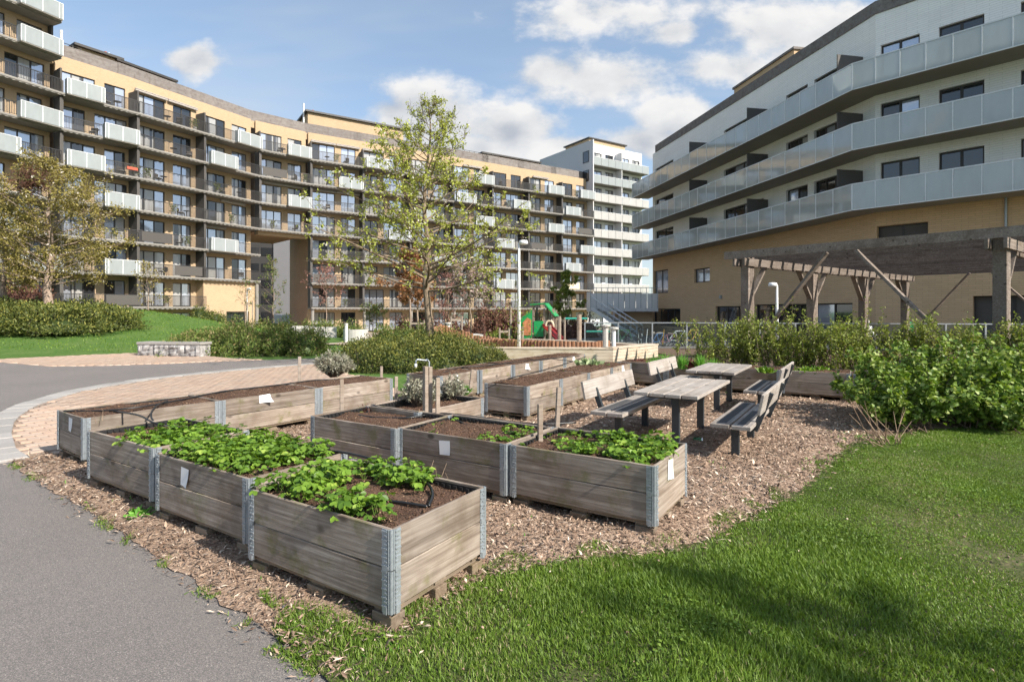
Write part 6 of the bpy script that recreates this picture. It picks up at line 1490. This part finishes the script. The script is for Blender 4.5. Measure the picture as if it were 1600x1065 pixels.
for (u, Y, w_, h_, lab) in [(715, 29.5, 1.0, .55, 'square concrete planter by the staked tree'), (735, 30.5, 1.2, .5, 'second concrete planter right of the first'), (488, 36, 3.0, .5, 'low concrete seat wall before the passage'), (478, 40, 2.0, .6, 'pale concrete block by the passage foot'), (510, 37, 1.1, .45, 'small dark-fronted concrete block')]:
    X = (u - 800) / F * Y; o_ = MB().box(-w_ / 2, w_ / 2, -.5, .5, -.2, h_).box(-w_ / 2 + .1, w_ / 2 - .1, -.4, .4, h_, h_ + .02).build('concrete_block', M['concrete'], None, (X, Y, zg(X, Y)), (0, 0, .3)); tag(o_, lab, 'concrete block')
# paved forecourt and slope to the passage
sheet('forecourt', [(-24, 46), (-8, 40), (8, 52), (30, 74), (20, 94), (-18, 72), (-27, 66), (-30, 60)], 'plaza_paving', .0, 2.0)
sheet('garden_path', [(-9.5, 27), (-8.0, 27), (-6.5, 33), (-9, 38), (-11, 42), (-13, 41), (-10.5, 36), (-8.6, 32)], 'plaza_paving', .02, 1.0)
sheet('passage_floor', [(-30, 62), (-24, 66), (-33, 84), (-40, 80)], 'plaza_paving', .05, 2.0)
sheet('pergola_bed', [(2.2, 14.6), (2.9, 13.2), (6.6, 10.6), (12, 7.2), (30, 12), (28, 18.5), (20, 21.5), (8.5, 23.8), (5.2, 24.2), (5.7, 20.4), (3.5, 17.6)], 'bed_soil', .01, 1.0)
sheet('schoolyard', [(3.0, 26.0), (5.1, 24.3), (8.5, 24), (21, 22.6), (26, 20), (60, 40), (30, 60), (10, 58), (4, 40)], 'asphalt', .01, 2.0)
# small trees and shrubs before the long block
def stree(u, Y, vt, h0, reach, mat, n, ls, label, seed, r0=.06, name='young_tree', kind='diamond'):
    b = on(u, Y); tree(name, b, zat(vt, Y) - b.z, r0, h0, lambda t: reach * (1 - t * t) ** .5 * (.6 + .4 * min(1, 3 * t)) + .15, 18, mat, n, ls, label, seed, 'bark_pale', up=.75, ns=5, twn=4, lkind=kind)
stree(512, 42, 425, 2.2, 2.0, 'red_leaf', 800, .14, 'thin reddish tree before the balconies right of the passage', 31)
stree(428, 44, 405, 1.5, 1.7, 'hedge_leaf', 900, .13, 'slender bare young tree in front of the passage', 32)
stree(640, 33, 405, 2.2, 2.0, 'copper_leaf', 5000, .17, 'copper-leaved tree behind the main tree', 33, .09)
stree(654, 35, 425, 2.0, 1.8, 'copper_leaf', 2500, .16, 'second copper tree right beside the first', 39, .09)
stree(735, 36, 425, 2.0, 2.1, 'blossom', 4200, .17, 'pinkish blossoming tree left of the playground', 34, .07)
stree(700, 40, 435, 1.2, 2.2, 'red_leaf', 1200, .14, 'wide reddish bare tree behind the blossom', 35, .06)
stree(583, 36, 488, .8, 1.3, 'hedge_leaf', 1100, .12, 'low multi-stem tree by the ground-floor windows', 36, .05)
stree(383, 40, 440, 1.6, .8, 'hedge_leaf', 200, .12, 'thin bare sapling before the brick base', 37, .05)
stree(884, 46, 432, 1.0, 1.7, 'shrub_leaf', 3600, .2, 'full green tree left of the footbridge stair', 38, .08)
stree(20, 34, 430, 1.2, 2.0, 'cherry_leaf', 1800, .16, 'small tree far left behind the mound hedge', 40, .08)
stree(232 / 1 - 0, 40, 420, 1.5, 1.6, 'cherry_leaf', 500, .14, 'thin sapling behind the olive tree', 41, .06)
g = np.random.default_rng(6)
def hb(name, u0, Y0, u1, Y1, n, ry, h, m, mat, size, label, seed, cat='shrub'):
    a, b = on(u0, Y0), on(u1, Y1); hedge(name, line_blobs(a, b, n, ry, h, g), m, mat, size, label, cat, seed=seed, core=True)
hb('rust_hedge', 615, 39, 760, 40, 7, 1.0, 1.5, 6000, 'rust_leaf', .17, 'rust-brown shrub border before the ground floor', 51, 'hedge')
hb('rust_bush', 745, 36, 815, 37, 4, 1.3, 2.2, 5000, 'rust_leaf', .18, 'big rust-brown bush mass left of the playhouse', 52)
hb('dry_hedge', 815, 40, 930, 44, 6, 1.0, 1.6, 4500, 'rust_leaf', .17, 'dry brownish hedge behind the playhouse', 53, 'hedge')
hb('green_shrub', 770, 30, 812, 31, 3, .6, .7, 1600, 'shrub_leaf', .11, 'low green shrub behind the log palisade', 54)
hb('low_hedge', 470, 41, 560, 39, 5, 1.2, 1.1, 4200, 'hedge_leaf', .15, 'low green planting right of the passage foot', 55, 'hedge')
hb('low_hedge', 395, 43, 455, 42, 4, 1.2, .9, 3000, 'hedge_leaf', .15, 'low green planting in front of the passage', 56, 'hedge')
hb('dry_shrub', 0, 33, 60, 33, 3, 1.2, 1.9, 3500, 'rust_leaf', .17, 'dry brown shrubs behind the mound hedge at left', 57)
hb('bright_hedge', 590, 27, 690, 26, 5, 1.0, .95, 5200, 'hedge_leaf', .12, 'brighter green low hedge behind the dark one at the trunk', 58, 'hedge')
hb('shrub', 355, 30, 378, 30, 2, .5, .8, 900, 'hedge_leaf', .12, 'small greyish shrub behind the low hedge', 59)
hb('shrub', 300, 36, 345, 38, 3, .8, .8, 1400, 'yew_leaf', .14, 'small shrub at the right foot of the mound', 60)
def treeguard(u, Y, vt, w, label):
    X = (u - 800) / F * Y; z0 = zg(X, Y); h = zat(vt, Y) - z0; r = empty('tree_support', (X, Y, z0), .2, label, 'tree support', 'tree supports')
    for x in (-w / 2, w / 2): MB().tube([(x, 0, -.2), (x, 0, h)], .045, 6).build('stake', M['stake_wood'], r)
    MB().box(-w / 2, w / 2, -.02, .02, h - .25, h - .14).build('crossbar', M['stake_wood'], r)
treeguard(713, 30, 494, .6, 'wooden tree support above the square concrete planter'); treeguard(652, 33, 500, .8, 'wooden tree support under the copper tree'); treeguard(788, 29, 512, .5, 'small wooden tree support left of the playhouse'); treeguard(390, 41, 470, .4, 'tall wooden support of the bare sapling')

# seated person in a white jacket beyond the pergola
Yq = 21.0; X = (1353 - 800) / F * Yq; pr = empty('person', (X, Yq, 0), R(200), 'person in a white jacket with pale hair sitting beyond the pergola, seen from behind', 'person')
def skin(name, verts, edges, rad, mat, parent):
    me = bpy.data.meshes.new(name); me.from_pydata(verts, edges, []); o = ob(name, me, parent); md = o.modifiers.new('skin', 'SKIN')
    for i, r_ in enumerate(rad): me.skin_vertices[0].data[i].radius = (r_, r_) if not isinstance(r_, tuple) else r_
    me.skin_vertices[0].data[0].use_root = True; o.modifiers.new('sub', 'SUBSURF').levels = 2; o.modifiers['sub'].render_levels = 2; me.materials.append(M[mat]); return o
vb_ = [(0, 0, .50), (0, .03, .72), (0, .02, .95), (0, .01, 1.06), (0, .02, 1.13), (0, .04, 1.22), (.19, .02, .99), (.25, .05, .75), (.20, .28, .66), (-.19, .02, .99), (-.25, .05, .75), (-.20, .28, .66), (.11, .05, .49), (.13, .45, .50), (.13, .46, .06), (.13, .60, .04), (-.11, .05, .49), (-.13, .45, .50), (-.13, .46, .06), (-.13, .60, .04)]
eb_ = [(0, 1), (1, 2), (2, 3), (3, 4), (4, 5), (2, 6), (6, 7), (7, 8), (2, 9), (9, 10), (10, 11), (0, 12), (12, 13), (13, 14), (14, 15), (0, 16), (16, 17), (17, 18), (18, 19)]
rb_ = [.15, .16, .16, .06, .085, .08, .075, .055, .045, .075, .055, .045, .09, .07, .05, .045, .09, .07, .05, .045]
skin('body', vb_, eb_, rb_, 'skin', pr)
vj = vb_[:3] + [(0, .01, 1.04)] + vb_[6:12]; skin('jacket', vj, [(0, 1), (1, 2), (2, 3), (2, 4), (4, 5), (5, 6), (2, 7), (7, 8), (8, 9)], [(.20, .17), (.20, .17), (.21, .16), .08, .10, .075, .06, .10, .075, .06], 'jacket_white', pr)
skin('trousers', [(0, .02, .50), (.11, .05, .49), (.13, .45, .50), (.13, .46, .10), (-.11, .05, .49), (-.13, .45, .50), (-.13, .46, .10)], [(0, 1), (1, 2), (2, 3), (0, 4), (4, 5), (5, 6)], [.16, .105, .082, .065, .105, .082, .065], 'trousers_dark', pr)
MB().lathe([(.02, -.10), (.085, -.07), (.105, .0), (.098, .06), (.06, .11), (.01, .125)], 14).build('hair', M['hair_grey'], pr, (0, .015, 1.20), smooth=True)
for s in (-1, 1): skin('hand', [(s * .20, .28, .66), (s * .19, .34, .64), (s * .165, .40, .62), (s * .185, .41, .62), (s * .20, .41, .62), (s * .215, .40, .62), (s * .15, .34, .65)], [(0, 1), (1, 2), (1, 3), (1, 4), (1, 5), (1, 6)], [.03, .03, .010, .010, .010, .010, .011], 'skin', pr)
st_ = empty('garden_seat', (X, Yq, 0), R(200), 'dark seat under the person in the white jacket', 'seat'); MB().box(-.3, .3, -.22, .30, .34, .40).build('seat', M['wicker_dark'], st_)
for x in (-.26, .26):
    for y in (-.18, .26): MB().box(x - .025, x + .025, y - .025, y + .025, 0, .34).build('leg', M['wicker_dark'], st_)
gb = at(1417, 560); X = (1419 - 800) / F * 23.5; bn = empty('green_bin', (X, 23.5, 0), 0, 'small green bin hanging near the pergola back post', 'bin'); MB().box(-.16, .16, -.12, .12, .72, 1.15).build('body', M['green_paint'], bn, bevel=.02); MB().tube([(0, .14, -.1), (0, .14, 1.3)], .03, 8).build('post', M['fence_steel'], bn)

# the young tree right of the lawn, outside the frame, whose shadow falls across the near grass
tree('shade_tree', (8.0, -1.9, 0), 6.6, .09, 1.9, lambda t: 1.15 * (1 - t * t) ** .5 + .2, 20, 'tree_leaf', 2600, .09, 'slender young tree right of the lawn, its shadow lying across the near grass', 61, up=.7, ns=5, twn=4, spread=.03)
# ---------------------------------------------------------------- things standing on the balconies
ORD = ['ground', 'first', 'second', 'third', 'fourth', 'fifth', 'sixth', 'seventh', 'top']
rc = random.Random(5)
def bal_pt(i, k, x, y=.75):
    P0, P1 = EDGE[i], EDGE[i + 1]; a = frame_rot(P0, P1); c, s = math.cos(a), math.sin(a); return (P0[0] + x * c - y * s, P0[1] + x * s + y * c, zk(k)), a
CH = {}
def chair_meshes():
    CH['seat'] = MB().box(-.27, .27, -.26, .26, .36, .44).mesh('seat', M['wicker_dark'], bevel=.02); CH['back'] = MB().box(-.27, .27, .22, .30, .44, .88).mesh('backrest', M['wicker_dark'], bevel=.02)
    CH['leg'] = MB().box(-.02, .02, -.02, .02, 0, .36).mesh('leg', M['wicker_dark']); CH['cush'] = MB().box(-.24, .24, -.22, .22, .44, .50).mesh('cushion', M['cushion'], bevel=.02)
    CH['top'] = MB().lathe([(.32, 0), (.33, .02), (.32, .035)], 14).mesh('table_top', M['wicker_dark']); CH['stem'] = MB().tube([(0, 0, 0), (0, 0, .68)], .03, 6).mesh('stem', M['wicker_dark']); CH['foot'] = MB().lathe([(.2, 0), (.2, .02), (.03, .05)], 10).mesh('foot', M['wicker_dark'])
    CH['pot'] = MB().lathe([(.13, 0), (.19, .32), (.20, .34), (.17, .34), (.17, .28)], 12).mesh('pot', M['concrete']); CH['tpot'] = MB().box(-.45, .45, -.13, .13, .0, .28).mesh('box', M['terracotta'], bevel=.01)
    g = np.random.default_rng(2); n = 150; P = np.column_stack([g.normal(size=(n, 2)) * .16, g.uniform(.3, 1.05, n)]); d = scatter(P, rdir(n, g) + [0, 0, .3], rdir(n, g), .16, .09, 'diamond', g.random(n)); CH['leaves'] = np_mesh('foliage', d[0], d[1], M['shrub_leaf'], d[2])
chair_meshes()
def where(i, k):
    side = ('%s bay left of the passage' % ['third', 'second', 'first'][i]) if i < 3 else ('bay above the passage' if i == 3 else '%s bay right of the passage' % ['first', 'second', 'third', 'fourth', 'fifth', 'sixth', 'seventh'][i - 4])
    return 'on the %s-floor balcony, %s' % (ORD[k + 1], side)
used = {}
def lab_ok(l):
    used[l] = used.get(l, 0) + 1; return used[l] == 1
def b_chair(i, k, x, rz):
    l = 'dark balcony chair ' + where(i, k)
    if not lab_ok(l): return
    p, a = bal_pt(i, k, x); r = empty('balcony_chair', p, a + rz, l, 'chair', 'balcony chairs')
    ob('seat', CH['seat'], r); ob('backrest', CH['back'], r); ob('cushion', CH['cush'], r)
    for sx in (-.24, .24):
        for sy in (-.23, .23): ob('leg', CH['leg'], r, (sx, sy, 0))
def b_table(i, k, x):
    l = 'round balcony table ' + where(i, k)
    if not lab_ok(l): return
    p, a = bal_pt(i, k, x); r = empty('balcony_table', p, a, l, 'table', 'balcony tables'); ob('table_top', CH['top'], r, (0, 0, .68)); ob('stem', CH['stem'], r); ob('foot', CH['foot'], r)
def b_plant(i, k, x):
    l = 'potted green plant ' + where(i, k)
    if not lab_ok(l): return
    p, a = bal_pt(i, k, x, .4); r = empty('potted_plant', p, rc.uniform(0, 6), l, 'potted plant', 'balcony plants'); ob('pot', CH['pot'], r); tag(ob('foliage', CH['leaves'], r), kind='stuff')
for i in list(range(0, 11)):
    for k in (range(7) if i not in (2, 3) else (range(1, 7) if i == 2 else range(3, 7))):
        t = rc.random()
        if t < .8: b_chair(i, k, rc.uniform(1.0, 5.2), rc.uniform(-1, 1) + rc.choice((0, math.pi)))
        if rc.random() < .5: b_table(i, k, rc.uniform(1.5, 5.0))
        if rc.random() < .75: b_plant(i, k, rc.uniform(.5, 6.0))
p, a = bal_pt(0, 4, 5.3, .12); fb = empty('flower_box', (p[0], p[1], p[2] + .55), a, 'red flower box hanging on the railing of the left balcony', 'flower box'); ob('box', CH['tpot'], fb)
# cloth and cane screens tied along some of the railings
CLOTH = MB().box(0, 2.8, -.012, .0, .12, 1.02).mesh('railing_screen', M['fin_grey']); CANE = MB().box(0, 3.1, -.012, .0, .10, 1.05).mesh('railing_screen', M['cream_paint'])
for (i, k, x, m) in [(0, 0, 3.2, 0), (1, 2, .2, 0), (3, 5, .2, 0), (4, 1, .2, 0), (5, 1, 3.3, 0), (6, 2, .4, 0), (8, 4, .2, 0), (10, 1, .3, 1), (10, 4, 3.2, 0), (9, 3, .3, 0), (1, 1, 3.3, 0)]:
    p, a = bal_pt(i, k, x, 0); ob('railing_screen', CANE if m else CLOTH, blk, p, (0, 0, a))
# two parked vehicles beyond the passage
def van(name, x, y, rz, paint, label):
    r = empty(name, (x, y, zg(x, y)), rz, label, 'van'); MB().prism([(-2.4, .45), (2.4, .45), (2.45, 1.1), (1.75, 1.35), (1.25, 2.1), (-2.35, 2.15)], -.95, .95).build('body', M[paint], r, rot=(R(90), 0, 0), bevel=.05)
    MB().prism([(1.28, 1.38), (1.72, 1.38), (1.28, 2.0)], -.96, .96).build('windscreen', M['pane_dark'], r, rot=(R(90), 0, 0))
    for xx in (-1.5, 1.5):
        for yy in (-.85, .85): MB().tube([(xx, yy - .1, .35), (xx, yy + .1, .35)], .35, 14).build('wheel', M['tyre'], r)
    for yy in (-.7, .7): MB().cbox((2.43, yy, .85), (.06, .3, .16)).build('headlight', M['paint_white'], r)
van('parked_van', -38.5, 96, R(10), 'paint_white', 'white van parked beyond the passage'); van('parked_van', -44.5, 95, R(20), 'black_plastic', 'dark van parked at the left beyond the passage')
